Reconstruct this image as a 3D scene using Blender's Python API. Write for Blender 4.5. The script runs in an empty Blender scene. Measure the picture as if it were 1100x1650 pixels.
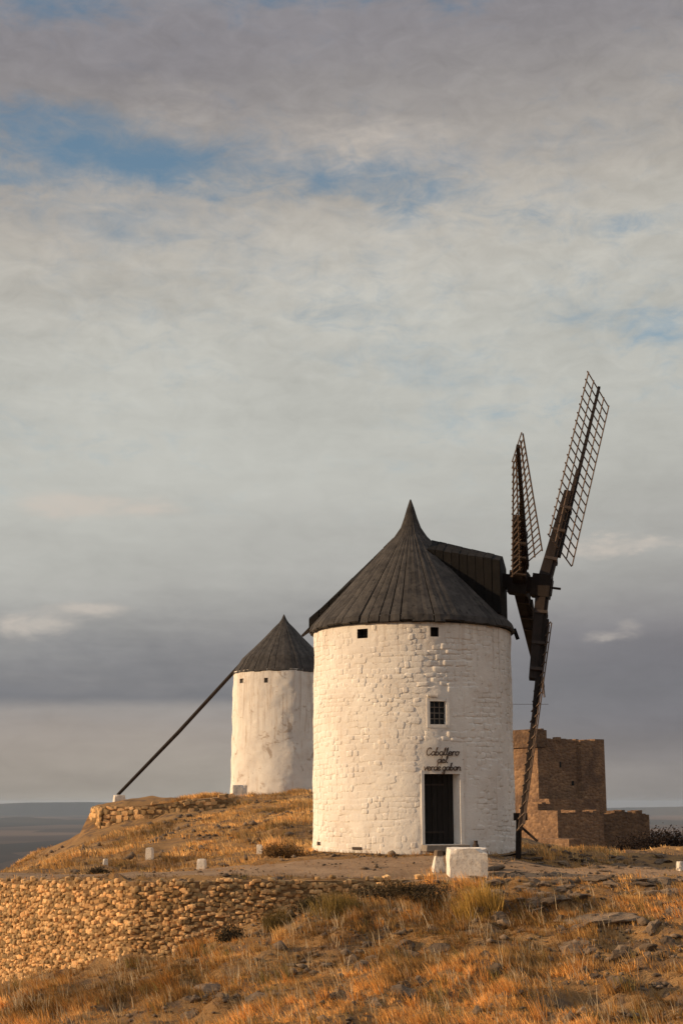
import bpy, math, random
import numpy as np
from mathutils import Vector, Matrix

random.seed(7)
rng = np.random.default_rng(7)
scene = bpy.context.scene
col = scene.collection
R = math.radians

# ------------------------------------------------------------------ camera
F = 2205.0                                   # focal length in pixels of the 1100x1650 photograph
PITCH = math.atan((1293 - 825) / F)
EYE = 1.6
cam = bpy.data.cameras.new('camera')
cam.sensor_fit = 'VERTICAL'
cam.sensor_height = 36.0
cam.sensor_width = 24.0
cam.lens = F / 1650 * 36.0
cam.clip_start = 0.1
cam.clip_end = 60000
cam_ob = bpy.data.objects.new('camera', cam)
col.objects.link(cam_ob)
cam_ob.location = (0, 0, EYE)
cam_ob.rotation_euler = (math.pi / 2 + PITCH, 0, 0)
scene.camera = cam_ob

# ------------------------------------------------------------------ view
scene.render.engine = 'CYCLES'
scene.view_settings.view_transform = 'Standard'
scene.view_settings.look = 'None'
scene.view_settings.exposure = 0.15
scene.view_settings.gamma = 1.0
scene.view_settings.use_curve_mapping = False
scene.cycles.max_bounces = 6
scene.cycles.diffuse_bounces = 3
scene.cycles.glossy_bounces = 2
scene.cycles.volume_bounces = 0
scene.cycles.use_denoising = True

# ------------------------------------------------------------------ sun
SUN_AZ = R(-103.0)                           # clockwise from +Y
SUN_EL = R(13.0)
SUN_DIR = Vector((math.sin(SUN_AZ) * math.cos(SUN_EL), math.cos(SUN_AZ) * math.cos(SUN_EL), math.sin(SUN_EL)))
sun = bpy.data.lights.new('sun', 'SUN')
sun.energy = 5.0
sun.angle = R(0.6)
sun.color = (1.0, 0.70, 0.41)
sun_ob = bpy.data.objects.new('sun', sun)
col.objects.link(sun_ob)
sun_ob.location = (-60, -15, 60)
sun_ob.rotation_euler = (-SUN_DIR).to_track_quat('-Z', 'Y').to_euler()


# ------------------------------------------------------------------ node helpers
def lin(c):
    return tuple((v / 255 / 12.92) if v / 255 <= 0.04045 else ((v / 255 + 0.055) / 1.055) ** 2.4 for v in c)


class X:
    """a node socket with arithmetic"""
    def __init__(s, nt, so):
        s.nt, s.so = nt, so

    def op(s, kind, *args, clamp=False):
        n = s.nt.nodes.new('ShaderNodeMath')
        n.operation = kind
        n.use_clamp = clamp
        for i, a in enumerate((s,) + args):
            if isinstance(a, X):
                s.nt.links.new(a.so, n.inputs[i])
            else:
                n.inputs[i].default_value = a
        return X(s.nt, n.outputs[0])

    def __add__(s, o): return s.op('ADD', o)
    def __radd__(s, o): return s.op('ADD', o)
    def __sub__(s, o): return s.op('SUBTRACT', o)
    def __rsub__(s, o): return s.op('MULTIPLY', -1.0) + o
    def __mul__(s, o): return s.op('MULTIPLY', o)
    def __rmul__(s, o): return s.op('MULTIPLY', o)
    def __truediv__(s, o): return s.op('DIVIDE', o)
    def clamp(s): return s.op('ADD', 0.0, clamp=True)

    def step(s, a, b):
        n = s.nt.nodes.new('ShaderNodeMapRange')
        n.interpolation_type = 'SMOOTHSTEP'
        s.nt.links.new(s.so, n.inputs[0])
        n.inputs[1].default_value = a
        n.inputs[2].default_value = b
        return X(s.nt, n.outputs[0])


def vec(nt, a, b, c=0.0):
    n = nt.nodes.new('ShaderNodeCombineXYZ')
    for i, v in enumerate((a, b, c)):
        if isinstance(v, X):
            nt.links.new(v.so, n.inputs[i])
        else:
            n.inputs[i].default_value = v
    return n.outputs[0]


def noise(nt, v, scale, detail=4.0, rough=0.55, dist=0.0, col_out=False):
    n = nt.nodes.new('ShaderNodeTexNoise')
    if v is not None:
        nt.links.new(v, n.inputs['Vector'])
    n.inputs['Scale'].default_value = scale
    n.inputs['Detail'].default_value = detail
    n.inputs['Roughness'].default_value = rough
    n.inputs['Distortion'].default_value = dist
    return X(nt, n.outputs['Color' if col_out else 'Fac'])


def mix(nt, fac, a, b, mode='MIX'):
    n = nt.nodes.new('ShaderNodeMix')
    n.data_type = 'RGBA'
    n.blend_type = mode
    n.clamp_factor = True
    for i, v in ((0, fac), (6, a), (7, b)):
        if isinstance(v, X):
            nt.links.new(v.so, n.inputs[i])
        elif isinstance(v, bpy.types.NodeSocket):
            nt.links.new(v, n.inputs[i])
        elif i == 0:
            n.inputs[0].default_value = v
        else:
            n.inputs[i].default_value = tuple(v) + (1.0,) if len(v) == 3 else v
    return n.outputs[2]


# ------------------------------------------------------------------ world: evening sky with broken cloud sheets
def build_world():
    w = bpy.data.worlds.new('World')
    scene.world = w
    w.use_nodes = True
    nt = w.node_tree
    nt.nodes.clear()
    out = nt.nodes.new('ShaderNodeOutputWorld')
    bg = nt.nodes.new('ShaderNodeBackground')
    nt.links.new(bg.outputs[0], out.inputs[0])
    tc = nt.nodes.new('ShaderNodeTexCoord')
    nrm = nt.nodes.new('ShaderNodeVectorMath')
    nrm.operation = 'NORMALIZE'
    nt.links.new(tc.outputs['Generated'], nrm.inputs[0])
    sep = nt.nodes.new('ShaderNodeSeparateXYZ')
    nt.links.new(nrm.outputs[0], sep.inputs[0])
    x, y, z = (X(nt, sep.outputs[i]) for i in range(3))
    az = x.op('ARCTAN2', y) * (180 / math.pi)          # degrees, clockwise from +Y
    el = z.op('ARCSINE') * (180 / math.pi)
    sky = nt.nodes.new('ShaderNodeTexSky')
    sky.sky_type = 'NISHITA'
    sky.sun_disc = False
    sky.sun_elevation = SUN_EL
    sky.sun_rotation = SUN_AZ % (2 * math.pi)
    sky.altitude = 800
    sky.air_density = 1.0
    sky.dust_density = 0.6
    skyc = nt.nodes.new('ShaderNodeVectorMath')
    skyc.operation = 'SCALE'
    skyc.inputs[3].default_value = 0.125
    nt.links.new(sky.outputs[0], skyc.inputs[0])

    # sheet coordinates: cloud layer seen in perspective, and a flat direction chart
    zz = z.op('MAXIMUM', 0.0) + 0.16
    P = vec(nt, x / zz, y / zz, 0.0)
    Q = vec(nt, az * 0.05, el * 0.14, 3.0)
    Qs = vec(nt, az * 0.03, el * 0.30, 9.0)
    wob = noise(nt, Q, 1.3, 5, 0.6) - 0.5
    wob2 = noise(nt, Q, 3.7, 6, 0.62) - 0.5
    fine = noise(nt, P, 2.6, 8, 0.62, 0.4) - 0.5
    broad = noise(nt, P, 0.8, 4, 0.5, 0.3) - 0.5
    streak = noise(nt, Qs, 2.2, 6, 0.6) - 0.5

    # overcast sheet: colour by height
    ramp = nt.nodes.new('ShaderNodeValToRGB')
    ramp.color_ramp.interpolation = 'B_SPLINE'
    stops = [(0.0, (160, 153, 142)), (3.0, (160, 150, 141)), (4.6, (154, 148, 144)), (7.0, (158, 156, 154)), (10.0, (176, 175, 170)),
             (13.0, (189, 189, 182)), (19.0, (187, 187, 180)), (23.5, (186, 181, 172)), (26.0, (171, 165, 158)),
             (28.6, (146, 142, 142)), (31.5, (133, 130, 135)), (36.0, (152, 150, 154)), (45.0, (190, 190, 194)), (65.0, (224, 224, 227))]
    while len(ramp.color_ramp.elements) < len(stops):
        ramp.color_ramp.elements.new(0.5)
    for e, (d, c) in zip(ramp.color_ramp.elements, stops):
        e.position = d / 90.0
        e.color = lin(c) + (1,)
    eh = (el + wob * 5.0 + (az.op('MAXIMUM', -25.0).op('MINIMUM', 25.0) * -0.10)) / 90.0
    nt.links.new(eh.clamp().so, ramp.inputs[0])
    base = ramp.outputs[0]
    # denser grey towards the east (right of view) low down and in drifting masses
    e2 = el + wob * 2.5
    lowright = az.step(-3.0, 14.0) * (1.0 - e2.step(5.5, 10.5)) * (0.55 + e2.step(0.5, 3.6) * 0.45)
    base = mix(nt, lowright * 0.85, base, lin((115, 113, 119)))
    # dark bank of stratus with a crisp underside that dissolves towards the right
    under = (el + wob2 * 0.55 + streak * 0.5 + az * -0.012).step(3.75, 4.45)
    soft = (el + wob * 1.5).step(1.0, 5.2)
    fade = az.step(-7.0, 1.0)
    under = under * (1.0 - fade) + soft * fade
    top = 1.0 - (el + wob * 3.0 + wob2 * 3.4 + streak * 2.0).step(3.8, 9.2)
    bank = under * top * (1.0 - az.step(6.0, 15.0) * 0.3)
    base = mix(nt, bank * 0.95, base, lin((120, 121, 125)))
    # soft modulation
    mott = noise(nt, vec(nt, az * 0.62, el * 1.15, 8.0), 1.0, 8, 0.62, 0.6) - 0.5
    upper = el.step(12.0, 22.0)
    shade = (1.03 + broad * 0.52 + fine * (0.16 + upper * 0.34) + streak * 0.16 + mott * (0.16 + upper * 0.26))
    sc_ = nt.nodes.new('ShaderNodeVectorMath')
    sc_.operation = 'SCALE'
    nt.links.new(base, sc_.inputs[0])
    nt.links.new(shade.so, sc_.inputs[3])
    base = sc_.outputs[0]

    # sunlit wisps
    def blob(a, e, sa, se, warp=1.0):
        da = (az + wob * 6.0 * warp - a) / sa
        de = (el + wob2 * 3.0 * warp - e) / se
        return (da * da + de * de).op('MULTIPLY', -1.0).op('EXPONENT')
    puff = noise(nt, vec(nt, az * 0.75, el * 1.7, 5.0), 1.0, 8, 0.6, 0.4)
    wis = blob(-11.9, 11.9, 1.6, 0.6, 0.4) * 1.3 + blob(-8.8, 12.1, 1.8, 0.4, 0.5) * 0.9 + blob(-12.6, 7.0, 1.8, 0.55, 0.5) * 1.0 + blob(-10.4, 7.8, 1.5, 0.42, 0.5) * 1.0 \
        + blob(11.0, 6.5, 1.2, 0.28, 0.6) * 0.55 + blob(12.4, 6.9, 0.6, 0.5, 0.6) * 0.5 + blob(12.0, 10.3, 3.8, 0.35) * 0.8 + blob(1.5, 26.9, 5.0, 1.4) * 0.6 + blob(-8.0, 28.2, 4.0, 1.4) * 0.35 \
        + blob(-12.0, 22.6, 6.0, 1.2) * 0.3
    wis = (wis * (0.25 + puff * 1.75)).step(0.12, 1.15)
    base = mix(nt, (wis * 0.62 * (0.4 + puff * 1.2)).clamp(), base, lin((204, 194, 183)))

    # gaps where the blue shows
    gap = blob(-8.4, 26.2, 4.6, 1.15, 0.8) * 0.70 + blob(1.5, 25.4, 4.6, 0.9, 1.0) * 0.50 + blob(-15.0, 24.9, 3.0, 0.7, 0.8) * 0.50 \
        + blob(-14.0, 27.3, 4.0, 0.9) * 0.50 + blob(-13.5, 32.2, 4.0, 1.2) * 0.55 + blob(2.5, 33.0, 4.0, 0.9) * 0.55 + blob(-3.5, 33.2, 2.0, 0.7) * 0.5 \
        + blob(14.5, 19.4, 3.0, 0.9) * 0.36 + blob(10.0, 19.8, 3.0, 1.0) * 0.30 + blob(12.0, 23.6, 3.5, 0.5) * 0.22 + blob(8.0, 24.2, 2.5, 0.4) * 0.24 + blob(0.5, 20.0, 3.0, 1.0) * 0.18
    tat = noise(nt, vec(nt, az * 0.55, el * 1.10, 2.0), 1.0, 9, 0.66, 0.7) - 0.5
    cover = gap + fine * 0.85 + broad * 0.25 + wob2 * 0.4 + tat * 0.75
    g = cover.step(0.02, 0.80)
    thin = (fine * 0.6 + tat * 0.7 + wob * 1.5 + broad * 0.5).step(-0.05, 0.55) * 0.50
    g = (g + thin * (1.0 - g)).clamp()
    g = g * el.step(9.0, 17.0)
    blue = mix(nt, 1.0, skyc.outputs[0], (1.05, 1.20, 1.14), 'MULTIPLY')
    final = mix(nt, g * 0.92, base, blue)
    nt.links.new(final, bg.inputs[0])
    bg.inputs[1].default_value = 0.89


build_world()

# ------------------------------------------------------------------ geometry helpers
FWD = Vector((0, math.cos(PITCH), math.sin(PITCH)))
UPV = Vector((0, -math.sin(PITCH), math.cos(PITCH)))


def ray(px, py):
    return FWD + Vector((1, 0, 0)) * ((px - 550) / F) + UPV * ((825 - py) / F)


def at(px, py, Y):
    d = ray(px, py)
    return d * (Y / d.y) + Vector((0, 0, EYE))


ORG = {}


class MB:
    def __init__(s):
        s.v, s.f = [], []

    def add(s, vs, fs):
        o = len(s.v)
        s.v += [tuple(q) for q in vs]
        s.f += [tuple(i + o for i in f) for f in fs]
        return s

    def box(s, c, size, rot=None, taper=1.0):
        hx, hy, hz = (q / 2 for q in size)
        vs = []
        for sz in (-1, 1):
            t = taper if sz > 0 else 1.0
            for sx, sy in ((-1, -1), (1, -1), (1, 1), (-1, 1)):
                p = Vector((sx * hx * t, sy * hy * t, sz * hz))
                if rot is not None:
                    p = rot @ p
                vs.append(Vector(c) + p)
        return s.add(vs, [(3, 2, 1, 0), (4, 5, 6, 7), (0, 1, 5, 4), (1, 2, 6, 5), (2, 3, 7, 6), (3, 0, 4, 7)])

    def bar(s, a, b, w, h, side, w2=None, h2=None):
        """rectangular bar from a to b; w measured along `side`, h across"""
        a, b = Vector(a), Vector(b)
        d = (b - a).normalized()
        sd = (Vector(side) - d * d.dot(Vector(side))).normalized()
        nn = d.cross(sd)
        vs = []
        for p, ww, hh in ((a, w, h), (b, w2 or w, h2 or h)):
            for i, j in ((-1, -1), (1, -1), (1, 1), (-1, 1)):
                vs.append(p + sd * (i * ww / 2) + nn * (j * hh / 2))
        return s.add(vs, [(3, 2, 1, 0), (4, 5, 6, 7), (0, 1, 5, 4), (1, 2, 6, 5), (2, 3, 7, 6), (3, 0, 4, 7)])

    def tube(s, pts, rad, n=8, caps=True):
        pts = [Vector(p) for p in pts]
        rads = rad if isinstance(rad, (list, tuple)) else [rad] * len(pts)
        vs, fs = [], []
        prev = None
        for i, p in enumerate(pts):
            d = (pts[min(i + 1, len(pts) - 1)] - pts[max(i - 1, 0)]).normalized()
            ref = prev if prev is not None else (Vector((0, 0, 1)) if abs(d.z) < 0.9 else Vector((1, 0, 0)))
            a = (ref - d * d.dot(ref)).normalized()
            prev = a
            b = d.cross(a)
            for k in range(n):
                t = 2 * math.pi * k / n
                vs.append(p + (a * math.cos(t) + b * math.sin(t)) * rads[i])
        for i in range(len(pts) - 1):
            for k in range(n):
                k2 = (k + 1) % n
                fs.append((i * n + k, i * n + k2, (i + 1) * n + k2, (i + 1) * n + k))
        if caps:
            fs.append(tuple(range(n))[::-1])
            fs.append(tuple((len(pts) - 1) * n + k for k in range(n)))
        return s.add(vs, fs)

    def lathe(s, c, prof, n=32, a0=0.0):
        vs, fs = [], []
        for r, z in prof:
            for k in range(n):
                t = a0 + 2 * math.pi * k / n
                vs.append((c[0] + r * math.cos(t), c[1] + r * math.sin(t), c[2] + z))
        for i in range(len(prof) - 1):
            for k in range(n):
                k2 = (k + 1) % n
                fs.append((i * n + k, i * n + k2, (i + 1) * n + k2, (i + 1) * n + k))
        fs.append(tuple(range(n))[::-1])
        fs.append(tuple((len(prof) - 1) * n + k for k in range(n)))
        return s.add(vs, fs)

    def build(s, name, mat, parent=None, smooth=False):
        return mesh_obj(name, s.v, s.f, mat, parent, smooth)


def mesh_obj(name, vs, fs, mat, parent=None, smooth=False):
    o0 = ORG.get(parent.name, Vector((0, 0, 0))) if parent else Vector((0, 0, 0))
    a = np.array([tuple(v) for v in vs], dtype=float) - np.array(o0)
    me = bpy.data.meshes.new(name)
    me.from_pydata(a.tolist(), [], fs)
    me.materials.append(mat)
    if smooth:
        me.polygons.foreach_set('use_smooth', [True] * len(me.polygons))
    me.update()
    ob = bpy.data.objects.new(name, me)
    col.objects.link(ob)
    if parent:
        ob.parent = parent
        ORG[ob.name] = o0
    return ob


def np_mesh(name, V, Fq, mat, smooth=False, colors=None, parent=None):
    """V (n,3), Fq (m,k) fast mesh"""
    V = np.asarray(V, dtype=np.float32)
    Fq = np.asarray(Fq, dtype=np.int32)
    o0 = ORG.get(parent.name, Vector((0, 0, 0))) if parent else Vector((0, 0, 0))
    V = V - np.array(o0, dtype=np.float32)
    me = bpy.data.meshes.new(name)
    m, k = Fq.shape
    me.vertices.add(len(V))
    me.vertices.foreach_set('co', V.ravel())
    me.loops.add(m * k)
    me.loops.foreach_set('vertex_index', Fq.ravel())
    me.polygons.add(m)
    me.polygons.foreach_set('loop_start', np.arange(0, m * k, k, dtype=np.int32))
    me.polygons.foreach_set('loop_total', np.full(m, k, dtype=np.int32))
    if smooth:
        me.polygons.foreach_set('use_smooth', np.ones(m, dtype=bool))
    me.update(calc_edges=True)
    if colors is not None:
        ca = me.color_attributes.new('tint', 'FLOAT_COLOR', 'POINT')
        ca.data.foreach_set('color', np.asarray(colors, dtype=np.float32).ravel())
    me.materials.append(mat)
    ob = bpy.data.objects.new(name, me)
    col.objects.link(ob)
    if parent:
        ob.parent = parent
        ORG[ob.name] = o0
    return ob


def tag(o, label=None, cat=None, group=None, kind=None):
    if label: o['label'] = label
    if cat: o['category'] = cat
    if group: o['group'] = group
    if kind: o['kind'] = kind
    return o


def thing(name, label, cat, loc, group=None):
    o = bpy.data.objects.new(name, None)
    o.empty_display_size = 0.3
    col.objects.link(o)
    o.location = loc
    ORG[o.name] = Vector(loc)
    return tag(o, label, cat, group)


# ------------------------------------------------------------------ materials
def base_mat(name):
    m = bpy.data.materials.new(name)
    m.use_nodes = True
    nt = m.node_tree
    b = nt.nodes['Principled BSDF']
    b.inputs['Specular IOR Level'].default_value = 0.2
    geo = nt.nodes.new('ShaderNodeNewGeometry')
    return m, nt, b, geo.outputs['Position']


def put(nt, b, color, rough=0.9, height=None, strength=0.5, dist=0.03):
    if isinstance(color, bpy.types.NodeSocket):
        nt.links.new(color, b.inputs['Base Color'])
    else:
        b.inputs['Base Color'].default_value = tuple(color) + (1,)
    b.inputs['Roughness'].default_value = rough
    b.inputs['Diffuse Roughness'].default_value = 1.0 if rough > 0.89 else 0.3
    if height is not None:
        bu = nt.nodes.new('ShaderNodeBump')
        bu.inputs['Strength'].default_value = strength
        bu.inputs['Distance'].default_value = dist
        nt.links.new(height.so, bu.inputs['Height'])
        nt.links.new(bu.outputs[0], b.inputs['Normal'])


def scaled(nt, pos, s):
    n = nt.nodes.new('ShaderNodeVectorMath')
    n.operation = 'MULTIPLY'
    nt.links.new(pos, n.inputs[0])
    n.inputs[1].default_value = s
    return n.outputs[0]


def obj_rand(nt):
    n = nt.nodes.new('ShaderNodeObjectInfo')
    return X(nt, n.outputs['Random'])


def isl_rand(nt):
    n = nt.nodes.new('ShaderNodeNewGeometry')
    return X(nt, n.outputs['Random Per Island'])


def mat_mix(name, c1, c2, c3=None, scale=3.0, fscale=30.0, rough=0.92, bump=0.5, bdist=0.02, vary=0.25, stretch=(1, 1, 1), detail=6):
    m, nt, b, pos = base_mat(name)
    pos = scaled(nt, pos, stretch)
    n1 = noise(nt, pos, scale, detail, 0.6, 0.2)
    n2 = noise(nt, pos, fscale, 5, 0.65)
    c = mix(nt, n1.step(0.32, 0.68), c1, c2)
    if c3 is not None:
        c = mix(nt, n2.step(0.52, 0.72), c, c3)
    if vary:
        r = (obj_rand(nt) + isl_rand(nt) * 1.0).op('FRACT')
        k = 1.0 - vary + r * (2 * vary)
        c = mix(nt, 1.0, c, vec(nt, k, k, k), 'MULTIPLY')
    put(nt, b, c, rough, n1 * 0.5 + n2 * 0.5, bump, bdist)
    return m


M = {}


def whitewash(name, dirt, streaky=0.5, relief=0.5, bald=0.0):
    m, nt, b, pos = base_mat(name)
    big = noise(nt, pos, 0.9, 5, 0.6, 0.4)
    mid = noise(nt, pos, 4.5, 6, 0.65, 0.2)
    fin = noise(nt, pos, 28.0, 5, 0.65)
    drip = noise(nt, scaled(nt, pos, (3.2, 3.2, 0.28)), 1.6, 5, 0.6)
    c = mix(nt, big.step(0.3, 0.7), (0.87, 0.835, 0.78), (0.79, 0.745, 0.69))
    c = mix(nt, mid.step(0.56, 0.74) * 0.55, c, (0.68, 0.575, 0.47))
    c = mix(nt, drip.step(0.55, 0.75) * streaky, c, (0.60, 0.49, 0.38))
    sp = nt.nodes.new('ShaderNodeSeparateXYZ')
    nt.links.new(pos, sp.inputs[0])
    zz = X(nt, sp.outputs[2])
    run = noise(nt, scaled(nt, pos, (4.5, 4.5, 0.12)), 1.5, 4, 0.6)
    c = mix(nt, run.step(0.50, 0.72) * zz.step(5.0, 7.1) * 0.55, c, (0.46, 0.36, 0.28))
    spots = noise(nt, pos, 11.0, 4, 0.6)
    c = mix(nt, (spots.step(0.66, 0.74) * dirt), c, (0.30, 0.23, 0.17))
    if bald:                                                      # whitewash worn off the rubble in patches
        patch = noise(nt, pos, 1.1, 7, 0.7, 0.6)
        c = mix(nt, patch.step(0.58, 0.66) * 0.75 * bald, c, (0.50, 0.40, 0.31))
    put(nt, b, c, 0.95, mid * 0.45 + fin * 0.35 + spots * 0.3, relief, 0.045)
    return m


M['white'] = whitewash('whitewashed_plaster', 0.75, 0.45, 0.9)
M['white_joint'] = mat_mix('stained_mortar', (0.62, 0.52, 0.42), (0.74, 0.66, 0.56), (0.46, 0.37, 0.29), 3.5, 18, 0.95, 0.7, 0.03, 0.0)
M['white_old'] = whitewash('weathered_whitewash', 1.0, 0.85, 1.0, 1.0)
M['white_stone'] = mat_mix('whitewashed_stone', (0.80, 0.75, 0.68), (0.68, 0.62, 0.55), (0.46, 0.38, 0.30), 5, 22, 0.95, 0.9, 0.03, 0.05)
M['roof'] = mat_mix('weathered_roof_boards', (0.046, 0.042, 0.041), (0.088, 0.080, 0.074), (0.026, 0.024, 0.024), 3.4, 7, 0.9, 0.9, 0.03, 0.16, (1, 1, 0.6))
M['roof_dark'] = mat_mix('tarred_boards', (0.007, 0.0065, 0.0065), (0.014, 0.012, 0.011), None, 3, 30, 0.95, 0.5, 0.02, 0.25)
M['beam'] = mat_mix('dark_oiled_timber', (0.016, 0.011, 0.009), (0.028, 0.019, 0.015), (0.012, 0.009, 0.008), 4, 40, 0.8, 0.6, 0.01, 0.3, (1, 1, 0.3))
M['slat'] = mat_mix('brown_lattice_wood', (0.14, 0.10, 0.075), (0.09, 0.062, 0.047), None, 6, 40, 0.85, 0.5, 0.01, 0.3)
M['door'] = mat_mix('black_door_planks', (0.012, 0.010, 0.009), (0.022, 0.018, 0.015), None, 4, 40, 0.7, 0.5, 0.01, 0.3, (4, 4, 0.5))
M['iron'] = mat_mix('dark_iron', (0.035, 0.028, 0.025), (0.06, 0.042, 0.034), None, 8, 50, 0.7, 0.4, 0.005, 0.1)
M['letter'] = mat_mix('rusty_letter_iron', (0.075, 0.05, 0.04), (0.10, 0.065, 0.05), None, 8, 50, 0.8, 0.3, 0.005, 0.0)
M['stone'] = mat_mix('field_stone', (0.52, 0.315, 0.135), (0.68, 0.47, 0.235), (0.33, 0.20, 0.10), 2.2, 14, 0.95, 1.0, 0.04, 0.55)
M['earth_joint'] = mat_mix('earth_joint', (0.24, 0.145, 0.07), (0.34, 0.215, 0.11), None, 4, 30, 1.0, 0.6, 0.03, 0.0)
M['rock'] = mat_mix('grey_limestone', (0.135, 0.098, 0.07), (0.22, 0.158, 0.105), (0.07, 0.05, 0.036), 3.0, 12, 0.95, 1.0, 0.06, 0.30)
M['step'] = mat_mix('stone_step', (0.30, 0.26, 0.22), (0.22, 0.19, 0.16), None, 5, 30, 0.95, 0.6, 0.02, 0.1)


def castle_mat(name, k):
    m, nt, b, pos = base_mat(name)
    vo = nt.nodes.new('ShaderNodeTexVoronoi')
    nt.links.new(scaled(nt, pos, (1.5, 1.5, 2.6)), vo.inputs['Vector'])
    vo.inputs['Scale'].default_value = 1.0
    sep = nt.nodes.new('ShaderNodeSeparateColor')
    nt.links.new(vo.outputs['Color'], sep.inputs[0])
    big = noise(nt, pos, 0.22, 6, 0.65, 0.6)
    fin = noise(nt, pos, 2.0, 6, 0.65)
    c = mix(nt, X(nt, sep.outputs[0]), (0.18 * k, 0.108 * k, 0.064 * k), (0.29 * k, 0.178 * k, 0.100 * k))
    c = mix(nt, big.step(0.40, 0.66), c, (0.135 * k, 0.083 * k, 0.054 * k))
    c = mix(nt, fin.step(0.56, 0.7) * 0.6, c, (0.075 * k, 0.052 * k, 0.04 * k))
    put(nt, b, c, 0.95, X(nt, vo.outputs['Distance']) * -0.6 + fin * 0.6 + big, 1.0, 0.35)
    return m


M['castle'] = castle_mat('castle_masonry', 1.25)
M['castle_dark'] = castle_mat('stained_castle_masonry', 0.8)  # same masonry in a darker tone, for the keep crown and curtain wall
M['bark'] = mat_mix('twig', (0.07, 0.05, 0.035), (0.11, 0.08, 0.05), None, 8, 40, 0.95, 0.3, 0.005, 0.2)


def pane_mat():
    m, nt, b, pos = base_mat('window_glass')
    put(nt, b, (0.012, 0.012, 0.013), 0.25)
    b.inputs['Specular IOR Level'].default_value = 0.35
    return m


M['glass'] = pane_mat()


def leaf_mat(name):
    m, nt, b, pos = base_mat(name)
    a = nt.nodes.new('ShaderNodeAttribute')
    a.attribute_name = 'tint'
    nt.links.new(a.outputs['Color'], b.inputs['Base Color'])
    b.inputs['Roughness'].default_value = 0.8
    tr = nt.nodes.new('ShaderNodeBsdfTranslucent')
    nt.links.new(a.outputs['Color'], tr.inputs[0])
    ms = nt.nodes.new('ShaderNodeMixShader')
    ms.inputs[0].default_value = 0.35
    nt.links.new(b.outputs[0], ms.inputs[1])
    nt.links.new(tr.outputs[0], ms.inputs[2])
    nt.links.new(ms.outputs[0], nt.nodes['Material Output'].inputs[0])
    return m


M['grass'] = leaf_mat('dry_grass')


def ground_mat():
    m, nt, b, pos = base_mat('hill_soil_and_straw')
    big = noise(nt, pos, 0.35, 5, 0.6, 0.5)
    mid = noise(nt, pos, 1.7, 7, 0.65, 0.4)
    fin = noise(nt, pos, 11.0, 8, 0.75)
    c = mix(nt, big.step(0.35, 0.65), (0.34, 0.19, 0.075), (0.44, 0.26, 0.11))
    c = mix(nt, mid.step(0.47, 0.62), c, (0.20, 0.13, 0.08))
    c = mix(nt, fin.step(0.55, 0.72) * 0.7, c, (0.11, 0.075, 0.05))
    put(nt, b, c, 1.0, mid * 0.5 + fin * 0.8, 1.0, 0.14)
    return m


M['ground'] = ground_mat()
M['path'] = mat_mix('trodden_earth', (0.24, 0.155, 0.092), (0.33, 0.22, 0.135), (0.16, 0.10, 0.062), 0.9, 9, 1.0, 1.0, 0.06, 0.0)


def plain_mat():
    m, nt, b, pos = base_mat('far_fields')
    p = scaled(nt, pos, (0.0016, 0.0007, 0.0))
    vo = nt.nodes.new('ShaderNodeTexVoronoi')
    nt.links.new(p, vo.inputs['Vector'])
    vo.inputs['Scale'].default_value = 1.6
    sep = nt.nodes.new('ShaderNodeSeparateColor')
    nt.links.new(vo.outputs['Color'], sep.inputs[0])
    n1 = noise(nt, scaled(nt, pos, (0.0004, 0.0012, 0)), 1.3, 6, 0.6)
    c = mix(nt, X(nt, sep.outputs[0]), (0.055, 0.042, 0.036), (0.15, 0.105, 0.08))
    c = mix(nt, X(nt, sep.outputs[1]).step(0.60, 0.66), c, (0.03, 0.027, 0.026))
    c = mix(nt, n1.step(0.42, 0.62) * 0.75, c, (0.05, 0.038, 0.036))
    put(nt, b, c, 1.0)
    return m


M['plain'] = plain_mat()
M['hills'] = mat_mix('far_hills', (0.04, 0.04, 0.04), (0.07, 0.06, 0.05), None, 0.001, 0.01, 1.0, 0.0, 0.1, 0.0)

# ------------------------------------------------------------------ terrain


def tps_fit(pts):
    pts = np.array([tuple(p) for p in pts], dtype=float)
    xy, z = pts[:, :2], pts[:, 2]
    n = len(xy)
    d = np.linalg.norm(xy[:, None] - xy[None], axis=2)
    K = np.where(d > 0, d * d * np.log(d + 1e-9), 0.0) + np.eye(n) * 0.5
    Pm = np.c_[np.ones(n), xy]
    A = np.zeros((n + 3, n + 3))
    A[:n, :n] = K
    A[:n, n:] = Pm
    A[n:, :n] = Pm.T
    s = np.linalg.solve(A, np.r_[z, 0, 0, 0])
    return xy, s


def tps_eval(fit, x, y):
    xy, s = fit
    n = len(xy)
    out = s[n] + s[n + 1] * x + s[n + 2] * y
    for i in range(n):
        d2 = (x - xy[i, 0]) ** 2 + (y - xy[i, 1]) ** 2
        out = out + s[i] * 0.5 * d2 * np.log(d2 + 1e-9)
    return out


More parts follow.
